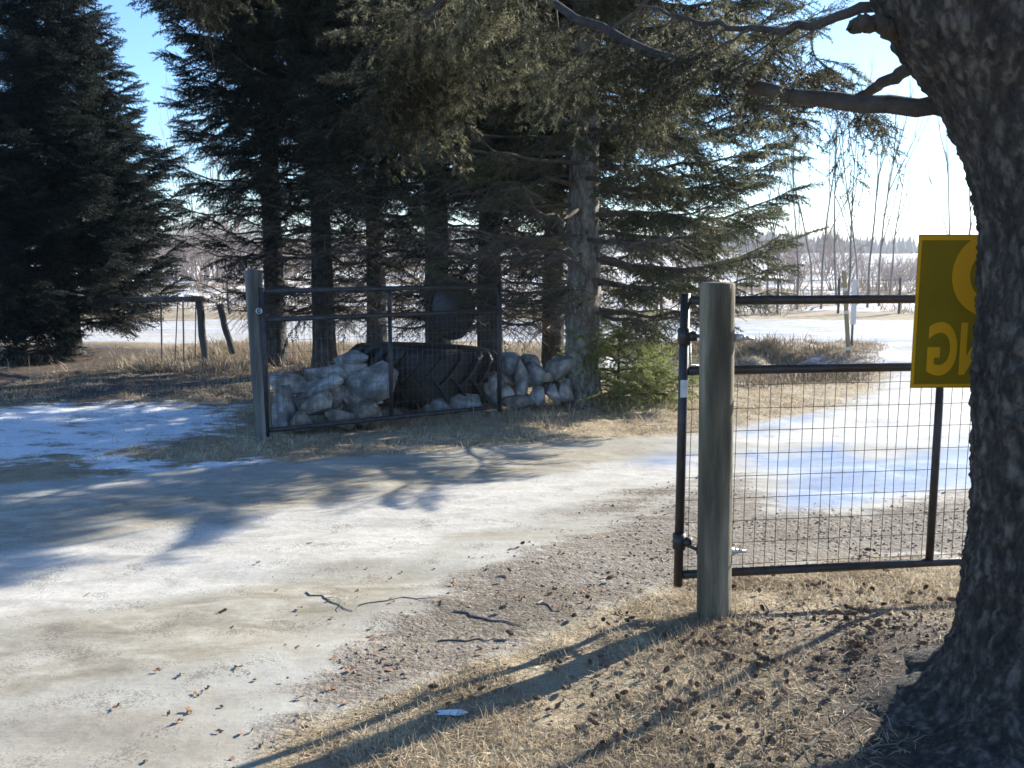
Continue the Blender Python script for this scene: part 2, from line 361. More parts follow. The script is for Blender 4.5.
def ground_material():
    m, nt, b = newmat('ground')
    L = nt.links.new
    ge = N(nt, 'ShaderNodeNewGeometry'); P = ge.outputs['Position']
    def sep(name):
        a = N(nt, 'ShaderNodeAttribute'); a.attribute_name = name
        s = N(nt, 'ShaderNodeSeparateColor'); L(a.outputs['Color'], s.inputs[0]); return s.outputs
    drive, gravel, snow = sep('za'); tan, white, blue = sep('zb'); road, field, duff_shade = sep('zc')
    def math_(op, a, b_=None, c=None, clamp=False):
        n = N(nt, 'ShaderNodeMath', operation=op); n.use_clamp = clamp
        for i, v in enumerate((a, b_, c)):
            if v is None: continue
            if isinstance(v, (int, float)): n.inputs[i].default_value = v
            else: L(v, n.inputs[i])
        return n.outputs[0]
    def mapped(scale):
        mp = N(nt, 'ShaderNodeMapping'); mp.inputs['Scale'].default_value = scale[:3]
        mp.inputs['Rotation'].default_value = (0, 0, scale[3] if len(scale) > 3 else 0)
        L(P, mp.inputs[0]); return mp.outputs[0]
    n_big = noise_tex(nt, .9, 6, .62, P); n_mid = noise_tex(nt, 4.5, 6, .65, P); n_fin = noise_tex(nt, 28, 6, .7, P)
    n_vfin = noise_tex(nt, 110, 3, .6, P)
    streak = noise_tex(nt, 1.0, 6, .62, mapped((.75, 1.9, 1, -.18)), .9)
    streak2 = noise_tex(nt, 1.0, 7, .66, mapped((2.4, 6.0, 1, -.12)), .8)
    edge = math_('ADD', math_('MULTIPLY', n_big.outputs[0], .45), math_('MULTIPLY', n_mid.outputs[0], .55))
    edgef = math_('ADD', math_('MULTIPLY', edge, .6), math_('MULTIPLY', n_fin.outputs[0], .4))
    def thr(z, nz, k, sharp):
        """noisy threshold of a zone value"""
        v = math_('ADD', z, math_('MULTIPLY', math_('SUBTRACT', nz, .5), k))
        return math_('MULTIPLY_ADD', math_('SUBTRACT', v, .5), sharp, .5, clamp=True)
    def mix(f, a, c):
        n = N(nt, 'ShaderNodeMixRGB')
        L(f, n.inputs[0]) if not isinstance(f, float) else setattr(n.inputs[0], 'default_value', f)
        for i, v in ((1, a), (2, c)):
            if isinstance(v, tuple): n.inputs[i].default_value = (*v, 1)
            else: L(v, n.inputs[i])
        return n.outputs[0]
    # base turf
    turf = ramp(nt, math_('ADD', math_('MULTIPLY', n_mid.outputs[0], .5), math_('MULTIPLY', n_vfin.outputs[0], .5)),
                [(.33, (.12, .09, .055)), (.5, (.30, .235, .145)), (.66, (.50, .41, .27))]).outputs[0]
    duff_shade_col = ramp(nt, n_fin.outputs[0], [(.35, (.022, .016, .012)), (.52, (.07, .048, .033)), (.68, (.19, .14, .09))]).outputs[0]
    turf = mix(thr(duff_shade, edgef, 1.2, 3), turf, duff_shade_col)
    # field: snow with grass showing
    fsn = thr(math_('MULTIPLY', field, .52), noise_tex(nt, .35, 7, .7, P).outputs[0], 1.6, 5)
    snowc = ramp(nt, n_mid.outputs[0], [(.3, (.70, .73, .78)), (.7, (.88, .89, .90))]).outputs[0]
    col = mix(math_('MULTIPLY', fsn, thr(field, edge, .5, 4)), mix(field, turf, (.38, .29, .19)), snowc)
    # snow patches
    fs = thr(snow, math_('ADD', math_('MULTIPLY', edgef, .45), math_('MULTIPLY', streak2.outputs[0], .55)), 2.9, 5)
    col = mix(fs, col, snowc)
    # road
    rd = ramp(nt, noise_tex(nt, 1, 6, .6, mapped((.08, 1.6, 1)), .2).outputs[0], [(.38, (.27, .31, .38)), (.48, (.46, .47, .48)), (.58, (.42, .38, .32)), (.70, (.60, .61, .62))]).outputs[0]
    fr = thr(road, edge, .5, 5)
    col = mix(fr, col, rd)
    # driveway ice: beige worn ice, tan tracks, white snow-ice, blue wet ice with the sky's reflection painted in
    ice = ramp(nt, streak.outputs[0], [(.30, (.26, .24, .195)), (.45, (.36, .34, .29)), (.58, (.44, .43, .385)), (.72, (.55, .545, .51))]).outputs[0]
    ice = mix(math_('MULTIPLY', thr(streak2.outputs[0], n_fin.outputs[0], .5, 4), .35), ice, (.33, .29, .235))
    tanc = ramp(nt, streak2.outputs[0], [(.34, (.20, .17, .12)), (.5, (.32, .285, .215)), (.66, (.46, .43, .36))]).outputs[0]
    ice = mix(math_('MULTIPLY', thr(tan, streak.outputs[0], 1.4, 3), .85), ice, tanc)
    whi = ramp(nt, streak2.outputs[0], [(.3, (.38, .36, .32)), (.6, (.56, .535, .485))]).outputs[0]
    fw = thr(white, streak.outputs[0], 1.3, 4)
    ice = mix(math_('MULTIPLY', fw, .92), ice, whi)
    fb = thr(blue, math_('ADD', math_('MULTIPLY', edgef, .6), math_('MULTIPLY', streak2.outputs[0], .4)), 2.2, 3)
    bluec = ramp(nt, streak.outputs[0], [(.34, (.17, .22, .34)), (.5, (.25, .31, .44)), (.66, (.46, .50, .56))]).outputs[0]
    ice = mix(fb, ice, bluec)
    mot = ramp(nt, math_('ADD', math_('MULTIPLY', n_mid.outputs[0], .6), math_('MULTIPLY', n_fin.outputs[0], .4)), [(.36, (.72, .70, .66)), (.5, (.96, .96, .95)), (.62, (1.14, 1.14, 1.13))]).outputs[0]
    mm_ = N(nt, 'ShaderNodeMixRGB', blend_type='MULTIPLY'); mm_.inputs[0].default_value = .8; L(ice, mm_.inputs[1]); L(mot, mm_.inputs[2]); ice = mm_.outputs[0]
    grit = thr(math_('SUBTRACT', n_vfin.outputs[0], .14), n_mid.outputs[0], 1.2, 14)
    ice = mix(math_('MULTIPLY', grit, .6), ice, (.12, .10, .08))
    # gravel
    vo = N(nt, 'ShaderNodeTexVoronoi'); vo.inputs['Scale'].default_value = 62; L(P, vo.inputs['Vector'])
    sc = N(nt, 'ShaderNodeSeparateColor'); L(vo.outputs['Color'], sc.inputs[0])
    grc = ramp(nt, sc.outputs[0], [(.0, (.115, .092, .064)), (.5, (.155, .128, .092)), (.8, (.195, .165, .125)), (.97, (.33, .295, .245))]).outputs[0]
    grc = mix(math_('MULTIPLY', thr(n_mid.outputs[0], n_fin.outputs[0], .6, 4), .55), grc, (.17, .135, .10))
    fg = thr(gravel, math_('ADD', math_('MULTIPLY', edgef, .5), math_('MULTIPLY', streak2.outputs[0], .5)), 2.6, 3)
    wet = thr(n_big.outputs[0], n_mid.outputs[0], .5, 6)
    grc = mix(math_('MULTIPLY', wet, .5), grc, (.085, .066, .044))
    sandy = thr(streak.outputs[0], n_fin.outputs[0], .7, 4)
    grc = mix(math_('MULTIPLY', sandy, .6), grc, ramp(nt, n_fin.outputs[0], [(.35, (.17, .14, .11)), (.65, (.36, .32, .275))]).outputs[0])
    # dry grass creeping into the gravel's near side
    grc = mix(math_('MULTIPLY', thr(math_('SUBTRACT', 1.0, drive), edgef, 3.4, 4), .8), grc, turf)
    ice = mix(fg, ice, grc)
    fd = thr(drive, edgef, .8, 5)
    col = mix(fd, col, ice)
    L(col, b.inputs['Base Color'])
    # gloss: ice glints, everything else dull
    icy = math_('MULTIPLY', fd, math_('SUBTRACT', 1.0, fg), clamp=True)
    ro = math_('SUBTRACT', .9, math_('MULTIPLY', icy, math_('MULTIPLY_ADD', n_big.outputs[0], .5, .06)))
    ro = math_('SUBTRACT', ro, math_('MULTIPLY', math_('MULTIPLY', fb, fd), .12), clamp=True)
    L(ro, b.inputs['Roughness'])
    b.inputs['Specular IOR Level'].default_value = .45
    # relief
    pv = math_('SUBTRACT', .5, math_('MULTIPLY', vo.outputs['Distance'], .6))
    hgt = math_('ADD', math_('MULTIPLY', math_('MULTIPLY', pv, fg), .45), math_('MULTIPLY', n_fin.outputs[0], .8))
    hgt = math_('ADD', hgt, math_('MULTIPLY', n_vfin.outputs[0], .25))
    hgt = math_('ADD', hgt, math_('MULTIPLY', math_('ADD', streak2.outputs[0], n_mid.outputs[0]), 1.6))
    bp = N(nt, 'ShaderNodeBump'); bp.inputs['Distance'].default_value = .02
    L(math_('SUBTRACT', .95, math_('MULTIPLY', icy, .78)), bp.inputs['Strength'])
    L(hgt, bp.inputs['Height']); L(bp.outputs[0], b.inputs['Normal'])
    return m
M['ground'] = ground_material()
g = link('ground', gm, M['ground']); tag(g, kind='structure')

# ------------------------------------------------------------------ conifers
def frame(d, up=(0, 0, 1)):
    d = np.asarray(d, float); d = d / (np.linalg.norm(d) + 1e-12)
    s = np.cross(up, d); n = np.linalg.norm(s)
    s = np.array([1.0, 0, 0]) if n < 1e-4 else s / n
    return np.stack([d, s, np.cross(d, s)], 1)           # columns: forward, side, up
def needle_axis(p0, p1, step, nl, nw, rng, per=3, spread=.75):
    """needle triangles round the segment p0-p1"""
    L = np.linalg.norm(p1 - p0); n = max(2, int(L / step))
    Fm = frame(p1 - p0)
    t = (np.arange(n * per) // per + rng.random(n * per)) / n
    ang = rng.random(n * per) * 2 * math.pi
    base = p0 + (p1 - p0) * t[:, None]
    rad = Fm[:, 1] * np.cos(ang)[:, None] + Fm[:, 2] * np.sin(ang)[:, None]
    k = spread + (rng.random((n * per, 1)) - .5) * .4
    dirn = Fm[:, 0] * (1 - k * .5) + rad * k; dirn /= np.linalg.norm(dirn, axis=1)[:, None]
    side = np.cross(dirn, rng.normal(size=(n * per, 3))); side /= np.linalg.norm(side, axis=1)[:, None] + 1e-9
    ll = nl * (.75 + .5 * rng.random((n * per, 1)))
    tri = np.stack([base - side * nw / 2, base + side * nw / 2, base + dirn * ll], 1)
    return tri.reshape(-1, 3)
def spray(L, ntw, step, nl, nw, seed, droop=.35, tw=.42, per=3, fork=False, down=.25):
    """a needled twig system along +X; returns (needle verts, list of stem segments)"""
    rng = np.random.default_rng(seed); V = []; St = []
    def P(t): return np.array([L * t, 0, -L * droop * t * t])
    pts = [P(t) for t in np.linspace(0, 1, 4)]
    for a, b in zip(pts[:-1], pts[1:]): V.append(needle_axis(a, b, step, nl, nw, rng, per)); St.append((a, b))
    for i in range(ntw):
        t = .08 + .85 * (i + rng.random() * .5) / ntw
        s = 1 if i % 2 else -1
        l = L * tw * (1.1 - t * .75) * (.7 + .5 * rng.random())
        a = P(t); an = .75 + .35 * rng.random()
        d = np.array([math.cos(an), s * math.sin(an), -down - droop * rng.random() * 1.6])
        d /= np.linalg.norm(d); b = a + d * l
        V.append(needle_axis(a, b, step, nl, nw, rng, per)); St.append((a, b))
        if fork and l > .06:
            for s2 in (-1, 1):
                m_ = a + d * l * (.35 + .3 * rng.random())
                d2 = np.array([d[0] * .8 - s2 * .5 * d[1], d[1] * .8 + s2 * .5 * d[0], d[2] - .25]); d2 /= np.linalg.norm(d2)
                V.append(needle_axis(m_, m_ + d2 * l * .4, step, nl, nw, rng, per)); St.append((m_, m_ + d2 * l * .4))
    return np.concatenate(V), St
MIDS = [spray(.50, 12, .016, .032, .0085, 10 + i, .25 + .12 * i) for i in range(4)]
MIDF = [spray(.50, 14, .016, .032, .0085, 20 + i, .06 + .08 * i, .46, down=.04) for i in range(4)]
LOWS = [spray(.62, 8, .045, .075, .022, 30 + i, .3) for i in range(2)]
FINE = [spray(.34, 11, .009, .019, .0032, 50 + i, .25 + .15 * i, .45, 3, True) for i in range(4)]
BARE = [spray(.45, 8, .05, .001, .001, 60 + i, .3) for i in range(2)]
def place_sprays(mbn, mbs, temps, plist, stem_r=.0022):
    """plist of (template index, origin, 3x3 frame, scale)"""
    for ti, tmp in enumerate(temps):
        sel = [p for p in plist if p[0] == ti]
        if not sel: continue
        V, St = tmp
        O = np.array([p[1] for p in sel]); Rm = np.array([p[2] * p[3] for p in sel])
        W = np.einsum('nij,vj->nvi', Rm, V) + O[:, None, :]
        if mbn is not None and len(V):
            W = W.reshape(-1, 3); mbn.add(W, np.arange(len(W)).reshape(-1, 3))
        if mbs is not None:
            A = np.array([s[0] for s in St]); B = np.array([s[1] for s in St])
            A = (np.einsum('nij,vj->nvi', Rm, A) + O[:, None, :]).reshape(-1, 3)
            B = (np.einsum('nij,vj->nvi', Rm, B) + O[:, None, :]).reshape(-1, 3)
            D = B - A; sd_ = np.cross(D, (0, .3, 1.0)); sd_ /= np.linalg.norm(sd_, axis=1)[:, None] + 1e-9
            up_ = np.cross(D, sd_); up_ /= np.linalg.norm(up_, axis=1)[:, None] + 1e-9
            r = stem_r; k = len(A)
            Vv = np.stack([A + sd_ * r, A - sd_ * r * .5 + up_ * r, A - sd_ * r * .5 - up_ * r, B], 1).reshape(-1, 3)
            i0 = np.arange(k)[:, None] * 4
            Fc = np.concatenate([i0 + np.array([[0, 1, 3]]), i0 + np.array([[1, 2, 3]]), i0 + np.array([[2, 0, 3]])])
            mbs.add(Vv, Fc)
def branch(rng, mbs, lists, base, az, L, el, droop, rise, r0, dens, z_detail, fine=False, bare=0.0, start=.22):
    """one limb: a bent stem with sprays down its length"""
    t = np.linspace(0, 1, 9)
    sw = (rng.random() - .5) * .35
    a = az + sw * t * t
    r_ = L * t
    x = base[0] + np.cos(a) * r_ * math.cos(el); y = base[1] + np.sin(a) * r_ * math.cos(el)
    z = base[2] + np.sin(el) * r_ - droop * L * np.sin(t * math.pi * .62) ** 1.4 + rise * L * t ** 3
    P = np.stack([x, y, z], 1)
    P[1:-1] += rng.normal(size=(7, 3)) * .012 * L
    mbs.tube(P, r0 * (1 - t * .86), 5, cap=False)
    n = max(3, int(L * dens))
    for i in range(n):
        u = start + (1 - start) * (i + rng.random()) / n
        k = min(7, int(u * 8)); f = u * 8 - k
        p = P[k] * (1 - f) + P[k + 1] * f
        d = P[k + 1] - P[k]; d /= np.linalg.norm(d)
        s = rng.choice([-1, 1]); an = (.35 + .75 * rng.random()) * (1 - .5 * u)
        side = np.cross((0, 0, 1), d); side /= np.linalg.norm(side) + 1e-9
        dd = d * math.cos(an) + side * s * math.sin(an) + np.array([0, 0, -.30 * rng.random() - .05])
        sc = (1.15 - .45 * u) * (.75 + .5 * rng.random())
        upv = np.array([0, 0, 1.0]) + rng.normal(size=3) * .25
        fr = frame(dd, upv)
        key = 'bare' if rng.random() < bare else ('fine' if fine else ('mid' if p[2] < z_detail else 'low'))
        nT = {'bare': 2, 'fine': 4, 'mid': 4, 'low': 2}[key]
        lists[key].append((int(rng.integers(nT)), p, fr, sc))
    fr = frame(P[-1] - P[-2])
    key = 'fine' if fine else ('mid' if P[-1][2] < z_detail else 'low')
    lists[key].append((0, P[-2], fr, .9))
def spruce(seed, H, rfun, z0, whorl, nb, dens=9, trunk_r=.15, z_detail=5.5, bare=lambda z, a: 0, el0=.15, droop=.16, rise=.16, temps=None, tilt=.3, lean=(0, 0)):
    rng = np.random.default_rng(seed)
    mbs = MB(); mbn = MB(); lists = dict(bare=[], fine=[], mid=[], low=[])
    z = z0
    while z < H - .25:
        ph = rng.random() * 6.28
        k = nb if z < H * .8 else 4
        for i in range(k):
            az = ph + i * 2 * math.pi / k + (rng.random() - .5) * .5
            L = rfun(z, az) * (.78 + .4 * rng.random())
            if L < .12: continue
            zz = z + (rng.random() - .5) * whorl * .55
            tz = zz / H
            branch(rng, mbs, lists, (lean[0] * tz, lean[1] * tz, zz), az, L, el0 + .45 * max(0, tz - .55), droop, rise,
                   .012 + .008 * L, dens, z_detail, bare=bare(zz, az))
        z += whorl * (1 if z < z_detail else 1.35)
    lists['low'].append((0, np.array([lean[0], lean[1], H - .45]), frame((0.01, 0, 1)), .8))
    place_sprays(mbn, mbs, temps or MIDS, lists['mid']); place_sprays(mbn, None, LOWS, lists['low'])
    place_sprays(None, mbs, BARE, lists['bare'], .003)
    # trunk
    nr, ns = 60, 18
    zs = np.linspace(-.15, H - .2, nr); V = []
    for zi in zs:
        t = max(zi, 0) / H
        r = trunk_r * (1 - t * .93) * (1 + .30 * math.exp(-max(zi, 0) / .12))
        for j in range(ns):
            a = j * 2 * math.pi / ns
            q = Vector((math.cos(a) * 2, math.sin(a) * 2, zi * 1.2)) + Vector((seed, 0, 0))
            rr = r * (1 + .13 * mn.noise(q) + .10 * mn.noise(q * 4))
            V.append((lean[0] * t + math.cos(a) * rr, lean[1] * t + math.sin(a) * rr, zi))
    tm = MB(); i = np.arange(nr - 1)[:, None] * ns; j = np.arange(ns)[None, :]; k = (j + 1) % ns
    tm.add(V, np.stack([i + j, i + k, i + ns + k, i + ns + j], -1).reshape(-1, 4))
    return tm.mesh('trunk', True), mbs.mesh('branches', True), mbn.mesh('needles')
def place_tree(name, meshes, mats, loc, rz, label, cat, group=None, scale=1.0):
    e = empty(name, loc, rz); tag(e, label, cat, group); e.scale = (scale,) * 3
    for nme, me, ma in zip(('trunk', 'branches', 'foliage'), meshes, mats):
        if not me.materials: me.materials.append(ma)
        o = bpy.data.objects.new(nme, me); COL.objects.link(o); o.parent = e
    return e
MT = (M['bark'], M['twig'], M['needles']); MTG = (M['bark_pale'], M['twig'], M['needles_olive']); MTB = (M['bark'], M['twig_dark'], M['needles_blue'])
GR = 'tall spruces standing between the driveway and the road'
def rA(z, az): return float(np.interp(z, [0, .5, 1.5, 2.3, 3.7, 4.4, 5.2, 7.0], [1.4, 1.65, 1.65, 1.55, 1.05, .72, .40, .03]))
treeA = spruce(101, 7.0, rA, .50, .21, 9, dens=21, trunk_r=.19, z_detail=6.4, bare=lambda z, a: .0 if z > 1.4 else .5, droop=.10, rise=.16, temps=MIDF)
def rF(z, az): return float(np.interp(z, [0, .8, 1.6, 2.4, 3.6, 5, 8, 12], [.7, .95, 1.15, 1.25, 1.35, 1.5, 1.2, .1]))
lowbare = lambda z, a: float(np.interp(z, [.8, 1.8, 2.4, 3.0, 3.6], [.98, .93, .65, .25, 0]))
treeF = [spruce(201, 12, rF, .75, .36, 7, dens=16, trunk_r=.15, bare=lowbare, temps=MIDS[:2] + MIDF[2:]),
         spruce(202, 11, rF, .8, .37, 7, dens=17, trunk_r=.16, bare=lowbare)]
def rG(z, az):
    c = math.cos(az)            # long on the right-hand side
    b = float(np.interp(z, [0, .8, 1.6, 3, 6, 10, 12], [.6, 1.2, 1.85, 1.9, 1.8, 1.0, .1]))
    return b * (1 + .20 * max(0, c))
treeG = spruce(301, 12.5, rG, 1.0, .25, 7, dens=14, trunk_r=.185, bare=lambda z, a: float(np.interp(z, [1.0, 1.4, 2.1], [.75, .35, .05])) if math.cos(a) > .45 else lowbare(z, a), el0=.04, droop=.08, rise=.14, temps=MIDS[:2] + MIDF[:2])

def gpos(px, py): p = gp(px, py); return (p.x, p.y, hz(p.x, p.y))
A_ = at(70, 350, 14.6)
place_tree('spruce_tree', treeA, MTB, (A_.x, 14.6, hz(A_.x, 14.6)), 0, 'dense cone-shaped spruce with boughs to the ground at the left edge', 'tree')
spots = [(277, 13.2, 0, .0, 1.0, 'thin spruce trunk directly behind the weathered left gate post'),
         (325, 12.6, 1, 2.1, 1.0, 'dark spruce trunk seen through the left half of the far gate'),
         (378, 12.9, 0, 4.0, .95, 'dark spruce trunk rising behind the middle bar of the far gate'),
         (438, 11.25, 1, .8, 1.02, 'spruce with a grey metal disc hung on its trunk'),
         (490, 10.9, 0, 2.9, 1.0, 'spruce trunk behind the right end of the far gate, beside the tyre'),
         (553, 11.6, 1, 5.1, .9, 'slim dark spruce trunk close behind the pale thick one')]
for px, Yd, v, rz, s, lab in spots:
    p = at(px, 380, Yd)
    place_tree('spruce_tree', treeF[v], MT, (p.x, Yd, hz(p.x, Yd)), rz, lab, 'tree', GR, s)
p = at(582, 400, 9.75)
GX, GY = p.x, 9.75
place_tree('spruce_tree', treeG, MTG, (GX, GY, hz(GX, GY)), 0, 'thick pale-barked spruce at the right end of the stone pile, boughs reaching right', 'tree', GR)

# ------------------------------------------------------------------ the big trunk in the foreground
TX, TY = 1.80, 3.0
def big_tree():
    e = empty('big_spruce', (TX, TY, 0))
    tag(e, 'massive rough-barked spruce trunk filling the right edge, yellow sign nailed to it', 'tree')
    prof = [(-.12, .80, .0), (.0, .66, .0), (.067, .49, .0), (.12, .395, .0), (.2, .335, .0), (.32, .30, 0), (.46, .285, .0), (.8, .275, 0), (1.12, .288, 0), (1.66, .29, -.015),
            (1.87, .29, -.08), (2.06, .295, -.17), (2.2, .305, -.29), (2.35, .31, -.37), (2.6, .30, -.47), (3.0, .28, -.55), (4.0, .25, -.66), (6, .2, -.75), (9, .11, -.8), (12, .03, -.8)]
    zp = [q[0] for q in prof]
    zs = np.concatenate([np.linspace(-.12, 2.9, 260), np.linspace(3, 12, 40)])
    ns = 150; V = []
    for zi in zs:
        r = np.interp(zi, zp, [q[1] for q in prof]); ox = np.interp(zi, zp, [q[2] for q in prof])
        for j in range(ns):
            a = j * 2 * math.pi / ns
            root = .17 * math.exp(-max(zi, 0) / .13) * (1.6 * abs(math.sin(a * 3.5 + .8)) - .9 + .5 * math.sin(a * 3 + 2) + .5 * mn.noise(Vector((a * 4, zi * 3, 2))))
            q = Vector((math.cos(a) * r, math.sin(a) * r, zi))
            big = mn.noise(q * 2.0) * .045 + mn.noise(q * 6) * .016
            qq = Vector((q.x * 24, q.y * 24, q.z * 13))
            pl = mn.noise(qq); pl2 = mn.noise(qq * 2.6)
            det = (.5 - abs(pl)) * .022 - max(0, abs(pl2) * -1 + .12) * .06 + pl2 * .009 + mn.noise(qq * 6) * .008
            rr = r * (1 + root + big * 1.2) + (det if zi < 3 else 0)
            V.append((ox + math.cos(a) * rr, math.sin(a) * rr, zi))
    mb = MB(); nr = len(zs); i = np.arange(nr - 1)[:, None] * ns; j = np.arange(ns)[None, :]; k = (j + 1) % ns
    mb.add(V, np.stack([i + j, i + k, i + ns + k, i + ns + j], -1).reshape(-1, 4))
    mb.build('trunk', M['bark_big'], e, True)
    off = Vector((TX, TY, 0))
    rng = np.random.default_rng(5)
    mbs = MB(); mbn = MB(); lists = dict(bare=[], fine=[], mid=[], low=[])
    def limb(pts, r0, r1, name='limb'):
        P = np.array([tuple(Vector(q) - off) for q in pts])
        t = np.linspace(0, 1, len(P)); tt = np.linspace(0, 1, 26)
        Q = np.stack([np.interp(tt, t, P[:, i]) for i in range(3)], 1)
        for _ in range(3): Q[1:-1] = (Q[:-2] + 2 * Q[1:-1] + Q[2:]) / 4
        Q[1:-1] += rng.normal(size=(24, 3)) * .006
        m = MB(); m.tube(Q, r0 + (r1 - r0) * tt ** .8, 12, True, .18); m.build(name, M['limb'], e, True)
        return Q
    def foliate(Q, n, t0, L, scale=1.0, hang=.35, bare=0.0, sub=True):
        for i in range(n):
            u = t0 + (1 - t0) * (i + rng.random()) / n
            k = min(len(Q) - 2, int(u * (len(Q) - 1)))
            p = Q[k]; d = Q[k + 1] - Q[k]; d /= np.linalg.norm(d)
            side = np.cross((0, 0, 1), d); side /= np.linalg.norm(side) + 1e-9
            s = rng.choice([-1, 1]); an = .5 + .6 * rng.random()
            dd = d * math.cos(an) + side * s * math.sin(an)
            az = math.atan2(dd[1], dd[0])
            branch(rng, mbs, lists, p, az, L * (1.1 - .5 * u) * (.6 + .6 * rng.random()), -.12, hang, .02, .006, 15 * scale, 9, fine=True, bare=bare, start=.08)
    # limb seen crossing the sky, running left from the trunk
    a = limb([at(975, 110, 3.2), at(940, 107, 3.2), at(860, 103, 3.3), at(780, 93, 3.45), at(720, 80, 3.6), at(640, 45, 3.9), at(560, 10, 4.3), at(500, -25, 4.7), at(420, -60, 5.2)], .038, .012)
    foliate(a, 12, .60, .40, hang=.32, bare=.1)
    # second limb rising behind the first
    b_ = limb([at(925, 60, 3.3), at(900, 75, 3.4), at(865, 95, 3.7), at(800, 105, 4.3), at(740, 110, 5.0)], .03, .008)
    foliate(b_, 4, .5, .2, hang=.0, bare=.3)
    # limb leaving the top of the trunk
    c = limb([at(905, 0, 3.2), at(865, 8, 3.15), at(800, 28, 3.4), at(740, 30, 3.7), at(690, 20, 4.0), at(640, 5, 4.3)], .022, .005)
    foliate(c, 15, .30, .34, hang=.3, bare=.1)
    # a stub
    limb([at(900, 30, 3.05), at(865, 22, 3.0), at(852, 25, 2.98)], .028, .022, 'stub')
    # boughs above the frame that hang into its top
    d_ = limb([at(900, -60, 3.2), at(760, -70, 3.3), at(600, -60, 3.5), at(490, -40, 3.7), at(440, 0, 3.9), at(415, 50, 4.0), at(395, 90, 4.05)], .035, .005)
    foliate(d_, 24, .45, .26, hang=.45)
    f_ = limb([at(900, -120, 3.3), at(600, -130, 3.8), at(350, -100, 4.4), at(240, -95, 4.8), at(195, -60, 5.0), at(170, -20, 5.1)], .035, .005)
    foliate(f_, 14, .5, .2, hang=.35, bare=.2)
    h_ = limb([at(900, -100, 3.4), at(760, -60, 4.2), at(660, -10, 5.0), at(600, 40, 5.6)], .03, .006)
    foliate(h_, 3, .5, .36, hang=.4, bare=.1)
    # crown above the picture
    for i in range(46):
        z = 3.9 + i * .17; L = np.interp(z, [3, 5, 8, 11.8], [2.3, 2.3, 1.7, .4]) * (.8 + .3 * rng.random())
        az = i * 2.399
        branch(rng, mbs, lists, (np.interp(z, zp, [q[2] for q in prof]), 0, z), az, L, .12, .1, .1, .03, 5, 0.0)
    place_sprays(mbn, mbs, FINE, lists['fine'], .0013); place_sprays(mbn, None, LOWS, lists['low'])
    place_sprays(mbn, None, MIDS, lists['mid']); place_sprays(None, mbs, BARE, lists['bare'], .0015)
    mbs.build('twigs', M['twig'], e, True); mbn.build('foliage', M['needles_near'], e)
    return e
big_tree()

# ------------------------------------------------------------------ young spruces and bushes
def sapling(seed, H, r, mats, name, loc, label):
    m = spruce(seed, H, lambda z, az: r * (1.05 - z / H) + .08, .06, .13, 5, dens=8, trunk_r=.02, z_detail=99, el0=.25, droop=.12, rise=.2)
    return place_tree(name, m, mats, loc, 0, label, 'young tree')
MY = (M['bark'], M['twig'], M['needles_young'])
sapling(401, 1.0, .34, MY, 'young_spruce', gpos(618, 404), 'sunlit yellow-green young spruce right beside the pale thick trunk')
sapling(402, .55, .34, MY, 'young_spruce', gpos(655, 403), 'low spreading young spruce nearest the open gate post')
p = at(26, 350, 13.6)
sapling(403, 1.1, .5, MTB, 'young_spruce', (p.x, 13.6, hz(p.x, 13.6)), 'small dark spruce under the boughs of the cone-shaped one')

def bare_plant(seed, H, nst, spread, r0, depth=3, upright=.9):
    rng = np.random.default_rng(seed); mb = MB()
    def grow(p, d, L, r, lev):
        n = 4; P = [p]; dd = d.copy()
        for i in range(n):
            dd = dd + rng.normal(size=3) * .08 + np.array([0, 0, .05 * upright]); dd /= np.linalg.norm(dd)
            P.append(P[-1] + dd * L / n)
        mb.tube(P, np.linspace(r, r * (.45 if lev else .25), n + 1), 4 if lev else 6, cap=False)
        if lev < depth:
            k = int(rng.integers(4, 7)) if lev == 0 else int(rng.integers(2, 4))
            for i in range(k):
                t = .3 + .7 * (i + rng.random()) / k; q = min(n - 1, int(t * n)); f = t * n - q
                pp = P[q] * (1 - f) + P[min(n, q + 1)] * f
                az = rng.random() * 6.28
                nd = dd * upright + np.array([math.cos(az), math.sin(az), .25]) * (.55)
                nd /= np.linalg.norm(nd)
                grow(pp, nd, L * (.52 - .15 * t), r * .45, lev + 1)
    for i in range(nst):
        az = rng.random() * 6.28; s = rng.random() * spread
        d = np.array([math.cos(az) * s, math.sin(az) * s, 1.0]); d /= np.linalg.norm(d)
        grow(np.array([math.cos(az) * s * .15 * H, math.sin(az) * s * .15 * H, -.05]), d, H * (.7 + .3 * rng.random()), r0, 0)
    return mb
asp = [bare_plant(500 + i, 4.9, 1, .05, .038, 3, 1.35) for i in range(4)]
aspm = [a.mesh('aspen_stem', True) for a in asp]
for m_ in aspm: m_.materials.append(M['aspen'])
ASP = [(186, 44, 7.5), (198, 40, 7.0), (209, 46, 8.2), (219, 42, 7.4), (231, 45, 8.0), (243, 41, 7.0), (300, 44, 7.5), (350, 46, 7.8), (405, 43, 7.0), (520, 44, 7.2), (752, 28, 4.0, 'left of the lath stake'), (768, 27, 3.6, ''), (783, 31, 4.4, ''), (798, 26, 4.2, ''), (812, 29, 5.0, ''), (822, 27, 5.4, ''), (836, 28, 5.6, ''),
       (848, 26, 5.3, ''), (858, 30, 5.6, ''), (868, 27, 5.2, ''), (878, 28, 5.4, ''), (889, 31, 5.0, ''), (950, 30, 5.6, ''), (963, 28, 4.8, ''), (1010, 30, 5), (735, 32, 4.2), (700, 30, 4.4), (660, 33, 4.6)]
